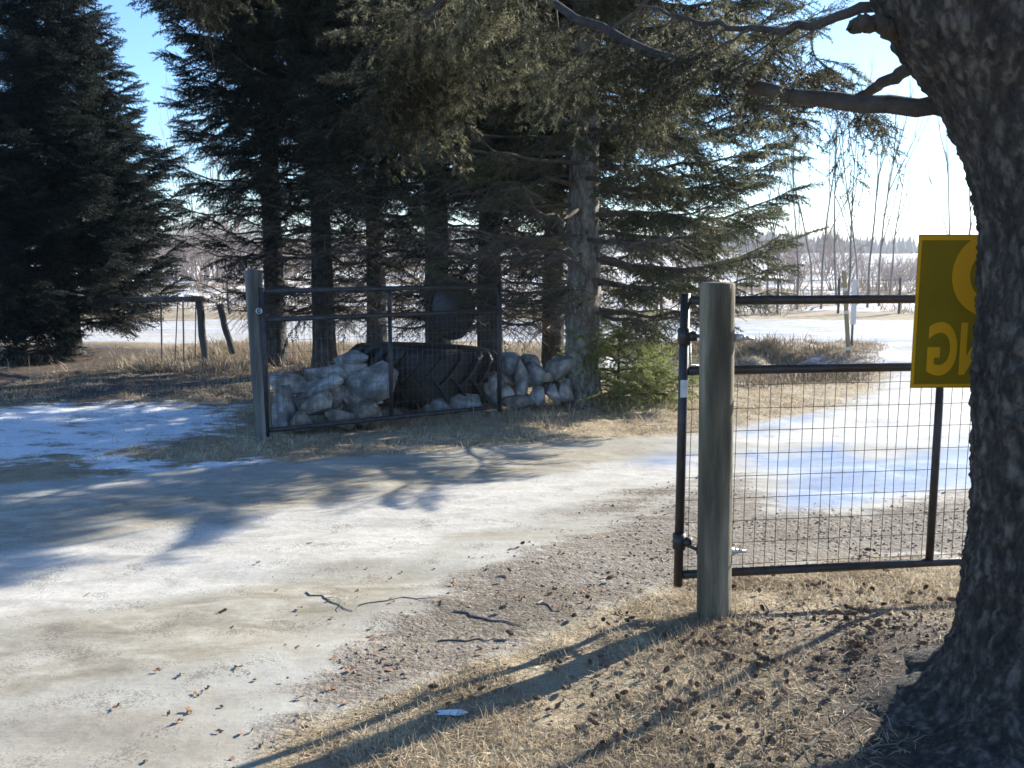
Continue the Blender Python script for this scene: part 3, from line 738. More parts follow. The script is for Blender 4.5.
for i, q in enumerate(ASP):
    px, Yd, hh = q[:3]
    p = at(px, 300, Yd)
    o = bpy.data.objects.new('aspen_tree', aspm[i % 4]); COL.objects.link(o)
    o.location = (p.x, Yd, hz(p.x, Yd)); o.rotation_euler = (0, 0, i * 1.7); o.scale = (1, 1, hh / 4.6)
    if px < 800: lb = 'bare thin aspen beyond the road, left of the lath stake'
    elif px < 895: lb = 'bare thin aspen beyond the road, in the clump right of the lath stake'
    else: lb = 'bare thin aspen beyond the road, in line with the yellow sign'
    if px < 600: lb = 'bare grey tree in the snowy field behind the left-hand spruces'
    elif px < 745: lb = 'bare thin aspen beyond the road, behind the right-hand spruce boughs'
    tag(o, lb, 'tree', lb.replace('bare thin aspen', 'bare aspens').replace('bare grey tree', 'bare grey trees'))
bshm = [bare_plant(520 + i, 1.5, 13, .75, .014, 3, .7).mesh('bush_stems', True) for i in range(3)]
for m_ in bshm: m_.materials.append(M['bush'])
BUSH = []
rb = random.Random(3)
for i in range(34):
    Yd = rb.uniform(34, 62); px = rb.choice([rb.uniform(690, 930), rb.uniform(690, 930), rb.uniform(-60, 700)])
    BUSH.append((px, Yd, rb.uniform(.9, 1.7) * (.55 if px > 850 else 1)))
for i in range(26):
    BUSH.append((rb.uniform(60, 480), rb.uniform(38, 60), rb.uniform(1.2, 2.1)))
BUSH += [(872, 36, .9), (885, 37, 1.0), (897, 36, .95), (910, 38, .9), (225, 36, 1.8), (205, 38, 1.7), (240, 40, 1.9), (215, 44, 2.0), (190, 45, 1.6)]
for i, (px, Yd, s) in enumerate(BUSH):
    p = at(px, 300, Yd)
    o = bpy.data.objects.new('bare_bush', bshm[i % 3]); COL.objects.link(o)
    o.location = (p.x, Yd, hz(p.x, Yd)); o.rotation_euler = (0, 0, i * 2.1); o.scale = (s * 1.2, s * 1.2, s)
    lb = 'bare brown bush in the snowy field behind the left-hand spruces' if px < 640 else 'bare brown bush in the snowy field behind the thin aspens'
    tag(o, lb, 'bush', lb.replace('bare brown bush', 'bare brown bushes'))

# far woods on the skyline: one mass of small spires
mb = MB(); rng = np.random.default_rng(9)
for band, (Y0, Y1, h0, h1, n) in enumerate([(430, 520, 5, 9, 5200), (230, 300, 2.0, 4.0, 0)]):
    if not n: continue
    xx = rng.uniform(-900, 900, n); yy = rng.uniform(Y0, Y1, n) ; hh = rng.uniform(h0, h1, n) * (1 + .35 * np.sin(xx / 60.0))
    a = np.arange(6) * math.pi / 3
    r = hh * .28
    ring = np.stack([xx[:, None] + np.cos(a) * r[:, None], yy[:, None] + np.sin(a) * r[:, None], np.zeros((n, 6)) - 1], -1)
    V = np.concatenate([ring, np.stack([xx, yy, hh], -1)[:, None, :]], 1).reshape(-1, 3)
    i0 = np.arange(n)[:, None] * 7
    mb.add(V, np.concatenate([i0 + np.array([[j, (j + 1) % 6, 6]]) for j in range(6)]))
o = mb.build('distant_forest', M['farwood']); tag(o, 'dark blue forest line along the horizon', 'forest', kind='stuff')

# ------------------------------------------------------------------ gates
def round_post(mb, z0, z1, r, n=28, seed=0, taper=.03, lean=(0, 0), crack=None):
    zs = np.linspace(z0, z1, 46); V = []
    for zi in zs:
        t = (zi - z0) / (z1 - z0)
        for j in range(n):
            a = j * 2 * math.pi / n
            q = Vector((math.cos(a) * 3, math.sin(a) * 3, zi * .8 + seed * 7))
            rr = r * (1 - taper * t) * (1 + .035 * mn.noise(q) + .012 * mn.noise(Vector((q.x * 4, q.y * 4, zi * 1.5))))
            if crack is not None:
                da = (a - crack - .15 * math.sin(zi * 5) + math.pi) % (2 * math.pi) - math.pi
                rr -= r * .14 * math.exp(-(da / .12) ** 2) * min(1, max(0, (zi - .5) * 2))
            ez = (.004 * mn.noise(q * 3)) if zi > z1 - .02 else 0
            V.append((math.cos(a) * rr + lean[0] * t, math.sin(a) * rr + lean[1] * t, zi + ez))
    # chamfered top
    for j in range(n):
        a = j * 2 * math.pi / n
        V.append((math.cos(a) * r * .90 + lean[0], math.sin(a) * r * .90 + lean[1], z1 + .006))
    V.append((lean[0], lean[1], z1 + .010))
    m = len(zs) + 1
    i = np.arange(m - 1)[:, None] * n; j = np.arange(n)[None, :]; k = (j + 1) % n
    q = np.stack([i + j, i + k, i + n + k, i + n + j], -1).reshape(-1, 4)
    jj = np.arange(n); t = np.stack([(m - 1) * n + jj, (m - 1) * n + (jj + 1) % n, np.full(n, m * n)], 1)
    mb.add2(V, [q, t])

def gate(name, a, b, zb, zt, zmid, mats, label, r=.0205, mid_t=.525, mesh_top=None, stub=.03):
    """tube-framed gate from a to b (x, y), its local X along the gate"""
    d = Vector((b[0] - a[0], b[1] - a[1])); L = d.length; rz = math.atan2(d.y, d.x)
    e = empty(name, (a[0], a[1], 0), rz); tag(e, label, 'gate')
    def T(p, q, nm, rr=r, lb=None):
        m = MB(); m.tube([p, tuple(Vector(p).lerp(Vector(q), .5)), q], rr, 14); m.build(nm, mats[0], e, True, lb)
    T((0, 0, zb - stub), (0, 0, zt + .012), 'end_upright', r * 1.06)
    T((L, 0, zb - stub), (L, 0, zt + .012), 'end_upright', r * 1.06)
    T((r, 0, zt - r), (L - r, 0, zt - r), 'top_rail'); T((r, 0, zmid), (L - r, 0, zmid), 'middle_rail'); T((r, 0, zb + r), (L - r, 0, zb + r), 'bottom_rail')
    xm = L * mid_t
    T((xm, 0, zb + 2 * r), (xm, 0, zmid - r), 'middle_upright', r * .92)
    if mesh_top is not None: T((xm, 0, zmid + r), (xm, 0, zt - 2 * r), 'middle_upright', r * .92)
    m = MB(); wr = .0016; top = zmid
    x = .045; k = 0
    rr = random.Random(1)
    while x < L - .03:
        bx = rr.uniform(-.006, .006)
        m.tube([(x, .004, zb + r), (x + bx, .004, (zb + top) / 2), (x, .004, top)], wr, 5); x += .0508
    z = zb + .055
    while z < top - .03:
        m.tube([(0, -.001, z), (L * .33, -.001, z + rr.uniform(-.003, .003)), (L * .66, -.001, z + rr.uniform(-.003, .003)), (L, -.001, z)], wr, 5); z += .1016
    m.build('wire_mesh', mats[1], e, True)
    return e, L
ra = at(682, 430, 4.07); rb_ = at(940, 430, 4.24)
dx = Vector((rb_.x - ra.x, rb_.y - ra.y)).normalized()
ZB = .148
endr = (ra.x + dx.x * 2.38, ra.y + dx.y * 2.38)
g1, L1 = gate('metal_gate', (ra.x, ra.y), endr, ZB, 1.405, at(690, 371, 4.07).z, (M['steel'], M['wire']),
              'black tube gate with wire mesh mounted on the mossy post in the foreground', r=.0195, mid_t=.505)
# second upright where the photo shows it
# hinge fittings on the foreground gate and post
def bolt_set(parent, z, x0, post_x, steel):
    m = MB()                                   # sleeve on the gate upright
    m.tube([(x0, 0, z - .035), (x0, 0, z + .035)], .029, 14)
    m.tube([(x0 + .018, -.012, z), (x0 + .048, -.03, z)], .022, 12)
    m.build('hinge_sleeve', M['steel'], parent, True)
bolt_set(g1, at(684, 336, 4.07).z, 0, 0, None); bolt_set(g1, at(684, 541, 4.07).z, 0, 0, None)
m = MB(); m.tube([(.030, .01, at(690, 342, 4.07).z), (.034, .01, at(690, 365, 4.07).z), (.075, .01, at(690, 366.5, 4.07).z)], .004, 8)
m.build('latch_wire', M['galv'], g1, True)
m = MB(); zc = at(681, 388, 4.07).z; m.box((-.004, -.0225, zc), (.030, .003, .075)); m.build('sticker', M['white_sticker'], g1)

# foreground post
PX, PY = gp(715, 622).x, gp(715, 622).y + .02
pe = empty('wooden_post', (PX, PY, 0)); tag(pe, 'round greenish wooden post standing in dry grass beside the black gate', 'post')
m = MB(); ztop = at(716, 284, PY).z; round_post(m, -.15, ztop, .0735, seed=3, lean=(-.028, 0), crack=.35); m.build('shaft', M['post'], pe, True)
for py_ in (338, 552):
    zc = at(735, py_, PY).z
    m = MB()
    m.tube([(.045, .01, zc), (.080, .01, zc)], .019, 6)                       # nut and washer
    m.tube([(.078, .012, zc), (.095, .014, zc)], .013, 12)
    m.tube([(.09, .014, zc), (.135, .03, zc - .006)], .0085, 12)
    m.build('hinge_bolt', M['galv'], pe, True)
    m = MB(); m.tube([(-.05, .02, zc + .003), (-.078, .03, zc + .003)], .021, 12); m.tube([(-.078, .03, zc + .003), (-.10, .07, zc + .003), (-.118, .10, zc + .003)], .0085, 10)
    m.build('hinge_bolt', M['steel'], pe, True)

# far gate
la = at(267, 430, 7.81); lb_ = at(499.5, 408, 9.04)
g2, L2 = gate('metal_gate', (la.x, la.y), (lb_.x, lb_.y), .085, 1.285, at(267, 320, 7.81).z, (M['steel_grey'], M['wire']),
              'dark grey tube gate with wire mesh standing open before the stones and tyre', r=.021, mid_t=.50, mesh_top=1)
FX, FY = at(264, 437, 7.75).x, 7.85
pe2 = empty('wooden_post', (FX - .02, FY, 0)); tag(pe2, 'weathered grey post holding the far gate, leaning slightly left', 'post')
tp = at(253, 271, 7.85)
m = MB(); round_post(m, -.15, tp.z, .072, seed=9, lean=(tp.x - FX + .02, 0)); m.build('shaft', M['post_grey'], pe2, True)
m = MB(); c = at(259, 311, 7.75); cc = Vector((c.x - FX + .02, -.10, c.z))
aa = np.linspace(0, 2 * math.pi, 20)
m.tube([(cc.x + .022 * math.cos(t), cc.y + .004 * math.sin(t), cc.z + .022 * math.sin(t)) for t in aa], .006, 8, cap=False)
m.tube([(cc.x, cc.y + .04, cc.z), (cc.x + .0, cc.y, cc.z)], .008, 8)
m.build('ring_bolt', M['galv'], pe2, True)

# ------------------------------------------------------------------ yellow sign on the far side of the trunk
def sign():
    m_, nt, b = newmat('yellow_plastic')
    b.inputs['Base Color'].default_value = (.62, .40, .012, 1); b.inputs['Roughness'].default_value = .35
    tr = N(nt, 'ShaderNodeBsdfTranslucent'); tr.inputs[0].default_value = (.15, .105, .005, 1)
    tc = N(nt, 'ShaderNodeTexCoord'); nz = noise_tex(nt, 5, 5, .6, tc.outputs['Object'])
    r = ramp(nt, nz.outputs[0], [(.3, (.25, .205, .012)), (.7, (.38, .31, .018))]); nt.links.new(r.outputs[0], b.inputs['Base Color'])
    mx = N(nt, 'ShaderNodeMixShader'); mx.inputs[0].default_value = .5
    nt.links.new(b.outputs[0], mx.inputs[1]); nt.links.new(tr.outputs[0], mx.inputs[2])
    nt.links.new(mx.outputs[0], nt.nodes['Material Output'].inputs[0])
    m2, nt2, b2 = newmat('orange_ink'); b2.inputs['Base Color'].default_value = (1.0, .50, .012, 1); b2.inputs['Roughness'].default_value = .4
    tr2 = N(nt2, 'ShaderNodeBsdfTranslucent'); tr2.inputs[0].default_value = (.95, .42, .01, 1)
    mx2 = N(nt2, 'ShaderNodeMixShader'); mx2.inputs[0].default_value = .3
    nt2.links.new(b2.outputs[0], mx2.inputs[1]); nt2.links.new(tr2.outputs[0], mx2.inputs[2])
    nt2.links.new(mx2.outputs[0], nt2.nodes['Material Output'].inputs[0])
    Ys = 3.40
    tl = at(919, 234.5, Ys); bl = at(921, 388, Ys)
    H = tl.z - bl.z; W = .62
    e = empty('yellow_sign', (tl.x, Ys, bl.z), R(2)); tag(e, 'yellow plastic warning sign seen from behind, nailed to the big trunk', 'sign')
    m = MB(); m.box((W / 2, 0, H / 2), (W, .0025, H)); m.build('panel', m_, e)
    m = MB()                                                              # orange printed border
    for c, s in (((W / 2, 0, H - .012), (W, .0050, .016)), ((W / 2, 0, .009), (W, .0050, .010)), ((.006, 0, H / 2 - .002), (.010, .0050, H - .036)), ((W - .006, 0, H / 2 - .002), (.010, .0050, H - .036))):
        m.box(c, s)
    m.build('border', m2, e)
    def text(s, size, x, z, sx, name):
        cu = bpy.data.curves.new('lettering', 'FONT'); cu.body = s; cu.size = size; cu.extrude = .0028; cu.align_x = 'LEFT'; cu.offset = size * .03
        o = bpy.data.objects.new('tmp', cu); COL.objects.link(o)
        bpy.context.view_layer.update()
        me = bpy.data.meshes.new_from_object(o.evaluated_get(bpy.context.evaluated_depsgraph_get()))
        bpy.data.objects.remove(o)
        n = len(me.vertices); c = np.zeros(n * 3); me.vertices.foreach_get('co', c); c = c.reshape(-1, 3)
        c[:, 0] -= c[:, 0].max()                                           # right end of the word at x (it reads from the far side)
        Vn = np.stack([x - c[:, 0] * sx, c[:, 2], z + c[:, 1]], 1)
        me.vertices.foreach_set('co', Vn.ravel()); me.flip_normals(); me.update()
        me.materials.append(m2)
        t = bpy.data.objects.new(name, me); COL.objects.link(t); t.parent = e
    text('NO', .40, .128, .235 + .035, 1.0, 'lettering')
    text('HUNTING', .255, .055, .055, .62, 'lettering')
    for z in (H * .25, H * .75):
        m = MB(); m.tube([(.50, .012, z), (.50, -.03, z)], .004, 8); m.build('nail', M['galv'], e, True)
sign()

# ------------------------------------------------------------------ tractor tyre lying on its side
def tyre():
    c = at(424, 400, 9.78)
    Ro, Wd = .76, .60
    e = empty('tractor_tyre', (c.x, 9.80, hz(c.x, 9.80) + .02), 0); tag(e, 'huge black tractor tyre lying flat behind the far gate between the stones', 'tyre')
    e.rotation_euler = (R(-2), R(3.5), .3)
    n = 96
    pr = [(.44, .10), (.50, .03), (.60, .0), (.68, .02), (.715, .06), (.725, .15), (.735, .30), (.725, .45), (.715, .54), (.68, .58), (.60, .60), (.50, .57), (.44, .50)]
    pr += [(.42, .49), (.44, .44), (.58, .52), (.66, .48), (.69, .30), (.66, .12), (.58, .08), (.44, .16), (.42, .11)]
    V = [(math.cos(a) * r, math.sin(a) * r, z) for a in np.arange(n) * 2 * math.pi / n for r, z in pr]
    k = len(pr); i = np.arange(n)[:, None] * k; i2 = ((np.arange(n) + 1) % n)[:, None] * k; j = np.arange(k)[None, :]; j2 = (j + 1) % k
    m = MB(); m.add(V, np.stack([i + j, i2 + j, i2 + j2, i + j2], -1).reshape(-1, 4)); m.build('carcass', M['rubber'], e, True)
    m = MB()
    for s in (0, 1):
        nl = 24
        for q in range(nl):
            a0 = (q + .5 * s) * 2 * math.pi / nl
            pts = []
            for u in np.linspace(0, 1, 9):
                z = .33 - .32 * u if s else .27 + .32 * u
                a = a0 + .30 * (u ** .8)
                rr = .735 + .045 - .085 * max(0, u - .78) / .22
                pts.append((a, rr, z))
            v = []
            for a, rr, z in pts:
                for da, dr in ((-.030, -.06), (-.020, .018), (.020, .018), (.030, -.06)):
                    v.append((math.cos(a + da) * (rr + dr), math.sin(a + da) * (rr + dr), z))
            f = []
            for t in range(8):
                for w_ in range(4): f.append((t * 4 + w_, t * 4 + (w_ + 1) % 4, t * 4 + 4 + (w_ + 1) % 4, t * 4 + 4 + w_))
            f += [(0, 3, 2, 1), (32, 33, 34, 35)]
            m.add(v, f)
    m.build('tread_lugs', M['rubber'], e, False)
tyre()

# ------------------------------------------------------------------ field stones
def stone(seed, size, mat, loc, rot, label, group):
    rng = np.random.default_rng(seed)
    import bmesh
    bm = bmesh.new(); o_ = Vector(rng.random(3) * 50)
    for _ in range(int(rng.integers(13, 20))):                      # corners of a blocky boulder
        d = Vector(rng.normal(size=3)).normalized()
        k = 1 / (abs(d.x) ** 5 + abs(d.y) ** 5 + abs(d.z) ** 5) ** .2
        bm.verts.new(d * k * float(rng.uniform(.90, 1.06)))
    h_ = bmesh.ops.convex_hull(bm, input=bm.verts[:])
    junk = [g_ for g_ in h_['geom_interior'] if isinstance(g_, bmesh.types.BMVert) and g_.is_valid]
    if junk: bmesh.ops.delete(bm, geom=junk, context='VERTS')
    bmesh.ops.dissolve_limit(bm, angle_limit=R(14), verts=bm.verts[:], edges=bm.edges[:])
    bmesh.ops.bevel(bm, geom=bm.edges[:] + bm.verts[:], offset=.085, segments=2, profile=.6, affect='EDGES', clamp_overlap=True)
    bmesh.ops.triangulate(bm, faces=bm.faces[:])
    bmesh.ops.subdivide_edges(bm, edges=[e_ for e_ in bm.edges if e_.calc_length() > .25], cuts=3, use_grid_fill=True)
    bmesh.ops.triangulate(bm, faces=bm.faces[:])
    for v in bm.verts:
        p = v.co * (1 + .035 * mn.noise(v.co * 2.2 + o_) + .022 * mn.noise(v.co * 7 + o_))
        v.co = Vector((p.x * size[0], p.y * size[1], p.z * size[2])) * .46
    bmesh.ops.recalc_face_normals(bm, faces=bm.faces[:])
    me = bpy.data.meshes.new('field_stone'); bm.to_mesh(me); bm.free()
    me.polygons.foreach_set('use_smooth', np.ones(len(me.polygons), bool)); me.materials.append(mat)
    try: me.set_sharp_from_angle(angle=R(32))
    except Exception: pass
    o = bpy.data.objects.new('field_stone', me); COL.objects.link(o); o.location = loc; o.rotation_euler = rot
    tag(o, label, 'stone', group); return o
# (px, py centre), depth, full w,h in px, roll deg, material, label bit
ST = [(287, 385, 8.55, 42, 22, -4, 0, 'flat grey stone at the top left of the pile by the far gate post'),
      (320, 386, 8.6, 48, 26, 6, 0, 'broad grey stone lying between the flat one and the leaning ones'),
      (284, 409, 8.4, 28, 44, 14, 1, 'tall wedge-shaped stone standing nearest the far gate post'),
      (301, 421, 8.3, 24, 20, 0, 2, 'small round brown stone on the ground by the far gate post'),
      (316, 403, 8.5, 40, 40, -30, 0, 'large tilted grey stone in the middle of the left pile'),
      (334, 398, 8.6, 22, 34, -18, 2, 'narrow leaning stone in the middle of the left pile'),
      (328, 376, 8.8, 46, 22, 4, 0, 'pale slab capping the left pile left of its highest stone'),
      (349, 374, 8.8, 38, 26, 12, 1, 'pale block under the left pile\'s highest stone'),
      (370, 384, 8.75, 46, 56, -42, 1, 'big smooth stone at the pile\'s right end touching the tyre'),
      (358, 397, 8.7, 50, 18, -20, 0, 'long flat stone wedged beneath the big smooth one'),
      (340, 418, 8.45, 34, 26, 10, 2, 'rough stone at the foot of the left pile, second from the small round one'),
      (362, 415, 8.55, 44, 30, -10, 2, 'wide brown stone at the foot of the left pile next to the tyre'),
      (352, 362, 9.0, 36, 22, 8, 1, 'pale stone at the very top of the left pile'),
      (392, 420, 8.95, 30, 22, 0, 0, 'low dark stone in front of the tyre\'s left side'),
      (438, 408, 9.15, 34, 20, 5, 1, 'low stone under the tyre near the gate\'s middle bar'),
      (468, 406, 9.15, 36, 24, -5, 0, 'grey stone under the right side of the tyre'),
      ]
ST2 = [(508, 366, 9.7, 26, 30, 10, 1, 'blue-grey stone highest in the right pile beside the gate end'),
       (503, 381, 9.6, 26, 18, -25, 2, 'brown slab leaning below the highest stone of the right pile'),
       (504, 396, 9.45, 22, 22, 0, 0, 'pale round stone at the foot of the right pile by the gate end'),
       (520, 372, 9.6, 20, 34, 15, 1, 'tall dark stone second from the gate end in the right pile'),
       (522, 389, 9.5, 22, 22, 20, 0, 'pale blocky stone low in the right pile\'s left half'),
       (530, 366, 9.7, 26, 26, -10, 1, 'dark slate-coloured stone in the top row of the right pile'),
       (537, 378, 9.65, 22, 36, 28, 1, 'long slanting stone in the middle of the right pile'),
       (545, 376, 9.6, 18, 14, 0, 2, 'small wedged stone in the middle of the right pile'),
       (537, 397, 9.45, 16, 22, 0, 1, 'small upright blue stone at the foot of the right pile'),
       (553, 395, 9.45, 14, 22, -5, 0, 'small upright pale stone at the foot of the right pile'),
       (560, 368, 9.65, 30, 28, -8, 1, 'large dark stone at the right end of the right pile\'s top row'),
       (566, 391, 9.5, 20, 22, 8, 0, 'grey stone at the foot of the right pile against the pale trunk'),
       (517, 402, 9.4, 34, 14, 0, 2, 'flat brown stone on the ground in front of the right pile'),
       (546, 387, 9.7, 28, 16, 0, 2, 'dark stone in the shadowed heart of the right pile'),
       (494, 388, 9.5, 22, 34, 5, 0, 'grey stone between the tyre and the gate end')]
for gi, (lst, grp) in enumerate(((ST, 'stones piled left of the tyre'), (ST2, 'stones piled right of the tyre'))):
    for i, (px, py, Yd, wpx, hpx, roll, mt, lb) in enumerate(lst):
        p = at(px, py, Yd); s = Yd / F_PX
        stone(700 + gi * 50 + i, (wpx * s * 1.16, max(wpx, hpx) * s * .95, hpx * s * 1.16), STONES[mt], p, (0, -R(roll), 0), lb, grp)

# ------------------------------------------------------------------ metal disc hung on the trunk
c = at(452, 309, 10.85)
Yd = 10.85
e = empty('metal_disc', (c.x, Yd, c.z)); tag(e, 'dark rounded metal disc hanging against a spruce trunk above the tyre', 'metal disc')
m = MB(); V = []; nr, ns = 8, 32
for i in range(nr + 1):
    t = i / nr
    for j in range(ns):
        a = j * 2 * math.pi / ns; V.append((.24 * t * math.cos(a), -.07 * (1 - t * t) , .33 * t * math.sin(a) + (-.03 if math.sin(a) < 0 else 0) * t))
for j in range(ns):
    a = j * 2 * math.pi / ns; V.append((.24 * math.cos(a), .012, .33 * math.sin(a)))
i = np.arange(nr + 1)[:, None] * ns; j = np.arange(ns)[None, :]; k = (j + 1) % ns
m.add(V, np.stack([i + j, i + k, i + ns + k, i + ns + j], -1).reshape(-1, 4)); m.build('dish', M['disc'], e, True)
m = MB(); aa = np.linspace(0, 2 * math.pi, 33)
m.tube([(.25 * math.cos(a), 0, .34 * math.sin(a)) for a in aa], .02, 8, cap=False); m.build('rim', M['rubber'], e, True)
m = MB(); m.tube([(0, .0, .34), (0, .10, .42), (-.12, .24, .44)], .006, 6); m.build('hanger', M['galv'], e, True)

# ------------------------------------------------------------------ fences and stakes beyond
def wood_bar(mb, a, b, r, n=10, seed=0):
    P = [Vector(a).lerp(Vector(b), t) + Vector((mn.noise(Vector((t * 3, seed, 0))), mn.noise(Vector((t * 3, seed, 5))), 0)) * r * .4 for t in np.linspace(0, 1, 8)]
    mb.tube(P, r, n, True, .12)
Yf = 13.1
e = empty('rail_fence', (at(200, 345, Yf).x, Yf, 0)); tag(e, 'low wooden rail fence with a heavy end post right of the dense spruce', 'fence')
def rel(px, py, Y=Yf): p = at(px, py, Y); return (p.x - e.location.x, p.y - e.location.y, p.z)
m = MB(); wood_bar(m, rel(205.5, 366), rel(199.5, 296), .05); m.build('post', M['post_dark'], e, True)
m = MB(); wood_bar(m, rel(204, 299), rel(96, 300, 14.0), .038); m.build('rail', M['post_dark'], e, True)
for x0, x1, y0, lb in ((162, 161, 300, 1), (175, 178, 294, 0), (184, 183, 300, 1), (195, 196, 300, 0)):
    m = MB(); wood_bar(m, rel(x0, 362), rel(x1, y0), .012 if lb else .008, 6, x0); m.build('picket', M['post_dark'] if not lb else M['post_grey'], e, True)
for zz in (320, 308):
    m = MB(); m.tube([rel(204, zz), rel(130, zz + 1), rel(120, zz, 13.2)], .003, 4); m.build('wire', M['wire'], e)
e = empty('leaning_post', (at(230, 350, 13.2).x, 13.2, 0)); tag(e, 'short dark fence post leaning left between the rail fence and gate post', 'post')
m = MB(); wood_bar(m, rel(233, 354, 13.2), rel(219, 304, 13.2), .045, 12, 4); m.build('shaft', M['post_dark'], e, True)
# lath stake with a white board
Yk = 14.6
b0 = at(849, 362, Yk); t0 = at(844, 271, Yk)
e = empty('survey_stake', (b0.x, Yk, b0.z)); tag(e, 'thin yellowish wooden stake on the grassy bank seen above the gate', 'stake')
m = MB(); 
ang = math.atan2(t0.x - b0.x, t0.z - b0.z); Ln = (t0 - b0).length + .2
m.box((math.sin(ang) * (Ln / 2 - .2), 0, math.cos(ang) * (Ln / 2 - .2)), (.062, .022, Ln), Matrix.Rotation(ang, 3, 'Y')); m.build('lath', M['lath'], e)
m = MB()
for q in (.15, .55, .8):
    m.box((math.sin(ang) * (Ln - .2) * q, -.002, math.cos(ang) * (Ln - .2) * q), (.066, .024, .05), Matrix.Rotation(ang, 3, 'Y'))
m.build('paint_band', M['white_sticker'], e)
s0 = at(853, 300, 15.4); z0_ = hz(s0.x, 15.4)
e = empty('road_marker', (s0.x, 15.4, z0_)); tag(e, 'white board on a thin post just behind the yellowish stake', 'sign')
zt_, zb2 = at(853, 277, 15.4).z, at(853, 327, 15.4).z
m = MB(); m.box((0.02, 0, (zt_ + zb2) / 2 - z0_), (.085, .012, (zt_ - zb2) * .9)); m.build('board', M['white_sticker'], e)
m = MB(); m.box((0.02, .02, zb2 / 2 + .05 - z0_ / 2), (.03, .025, zb2 + .25)); m.build('post', M['post_grey'], e)

# wire fence beyond the road
for side, xs in (('behind the foreground gate', np.arange(5.2, 13.5, 1.55)), ('behind the tall spruces', np.arange(-16, 5.0, 2.2))):
    e = empty('wire_fence', (float(xs[0]), 24.2, 0)); tag(e, 'thin post and wire fence across the road, ' + side, 'fence')
    for q, x in enumerate(xs):
        z = hz(x, 24.2); m = MB(); wood_bar(m, (x - xs[0], 0, z - .1), (x - xs[0] + rb.uniform(-.03, .03), 0, z + rb.uniform(.75, 1.0)), .035, 7, q); m.build('post', M['post_grey'], e, True)
    m = MB()
    for h in (.3, .6, .85): m.tube([(x - xs[0], -.045, hz(x, 24.2) + h) for x in xs], .004, 4, cap=False)
    m.build('wire', M['wire'], e)

# ------------------------------------------------------------------ ground cover: grass blades, gravel, litter
def scatter(n, x0, x1, y0, y1, rng, dens):
    P = np.stack([rng.uniform(x0, x1, n), rng.uniform(y0, y1, n)], 1)
    return P[rng.random(n) < dens(P)]
def blades(P, h, wd, flat, rng, mb, seg=2):
    n = len(P); az = rng.random(n) * 2 * math.pi
    L = h * (.5 + rng.random(n)); el = np.where(rng.random(n) < flat, rng.uniform(.02, .35, n), rng.uniform(.5, 1.4, n))
    z = height(P)
    d = np.stack([np.cos(az) * np.cos(el), np.sin(az) * np.cos(el), np.sin(el)], 1)
    s = np.stack([-np.sin(az), np.cos(az), rng.normal(size=n) * .5], 1) * (wd * (.6 + .8 * rng.random(n)))[:, None] / 2
    b = np.column_stack([P, z])
    bend = rng.normal(size=(n, 3)) * (L * .15)[:, None]
    mid = b + d * (L * .55)[:, None] + bend * .3
    tip = b + d * L[:, None] + bend; tip[:, 2] = np.maximum(tip[:, 2] - L * .12, z + .004)
    V = np.stack([b - s, b + s, mid + s * .7, mid - s * .7, tip], 1).reshape(-1, 3)
    i0 = np.arange(n)[:, None] * 5
    mb.add2(V, [i0 + np.array([[0, 1, 2, 3]]), i0 + np.array([[3, 2, 4]])])
rng = np.random.default_rng(77)
def dens_turf(P):
    d = zone(P, 'drive', .35); s = np.maximum(zone(P, 'snow'), zone(P, 'snow2') * .8)
    n = vnoise(P, .5, 11) * .5 + vnoise(P, .13, 12) * .5
    base = np.clip((.62 - d) * 3.0, 0, 1) * np.clip(1.3 - s * 1.4, .04, 1) * np.clip(n * 3.6 - 1.05, .04, 1)
    tr = np.hypot(P[:, 0] - 1.9, P[:, 1] - 3.1); return base * np.clip((tr - .62) * 1.3, .03, 1)
mb = MB(); blades(scatter(230000, -1.4, 2.6, 2.3, 4.9, rng, dens_turf), .052, .0026, .86, rng, mb)
o = mb.build('dry_grass', M['grass']); tag(o, 'matted straw-coloured dry grass around the foreground post', 'grass', kind='stuff')
mb = MB(); blades(scatter(60000, 2.0, 9, 4.0, 8, rng, dens_turf), .05, .004, .7, rng, mb)
P = scatter(230000, -6, 5.5, 7.0, 12.5, rng, lambda P: dens_turf(P) * np.clip(1.35 - .085 * P[:, 1], .3, 1))
blades(P, .055, .0045, .6, rng, mb)
o = mb.build('dry_grass', M['grass']); tag(o, 'short dry grass on the verge before the stones and spruces', 'grass', kind='stuff')
mb = MB()
def dens_tall(P):
    n = vnoise(P, .7, 21); return np.clip((.5 - zone(P, 'drive', .5)) * 3, 0, 1) * np.clip(n * 2.4 - .7, 0, 1) * (1 - .75 * zone(P, 'snow2'))
blades(scatter(60000, 1.6, 6.5, 11.8, 16.4, rng, dens_tall), .10, .008, .35, rng, mb)
blades(scatter(60000, -9, 1.2, 12.2, 15.6, rng, lambda P: dens_tall(P) * np.clip((P[:, 0] + 5.6) * 1.2, .03, 1)), .17, .009, .25, rng, mb)
blades(scatter(14000, -2.6, 1.5, 8.4, 10.2, rng, lambda P: dens_tall(P) * .35), .14, .006, .2, rng, mb)
blades(scatter(42000, -30, 34, 23, 40, rng, lambda P: np.clip(vnoise(P, 1.4, 31) * 2.6 - 1.1, 0, 1)), .35, .03, .2, rng, mb)
o = mb.build('tall_grass', M['grass_tall']); tag(o, 'tall dry grass along the ditch, fence and field', 'grass', kind='stuff')
mb = MB()
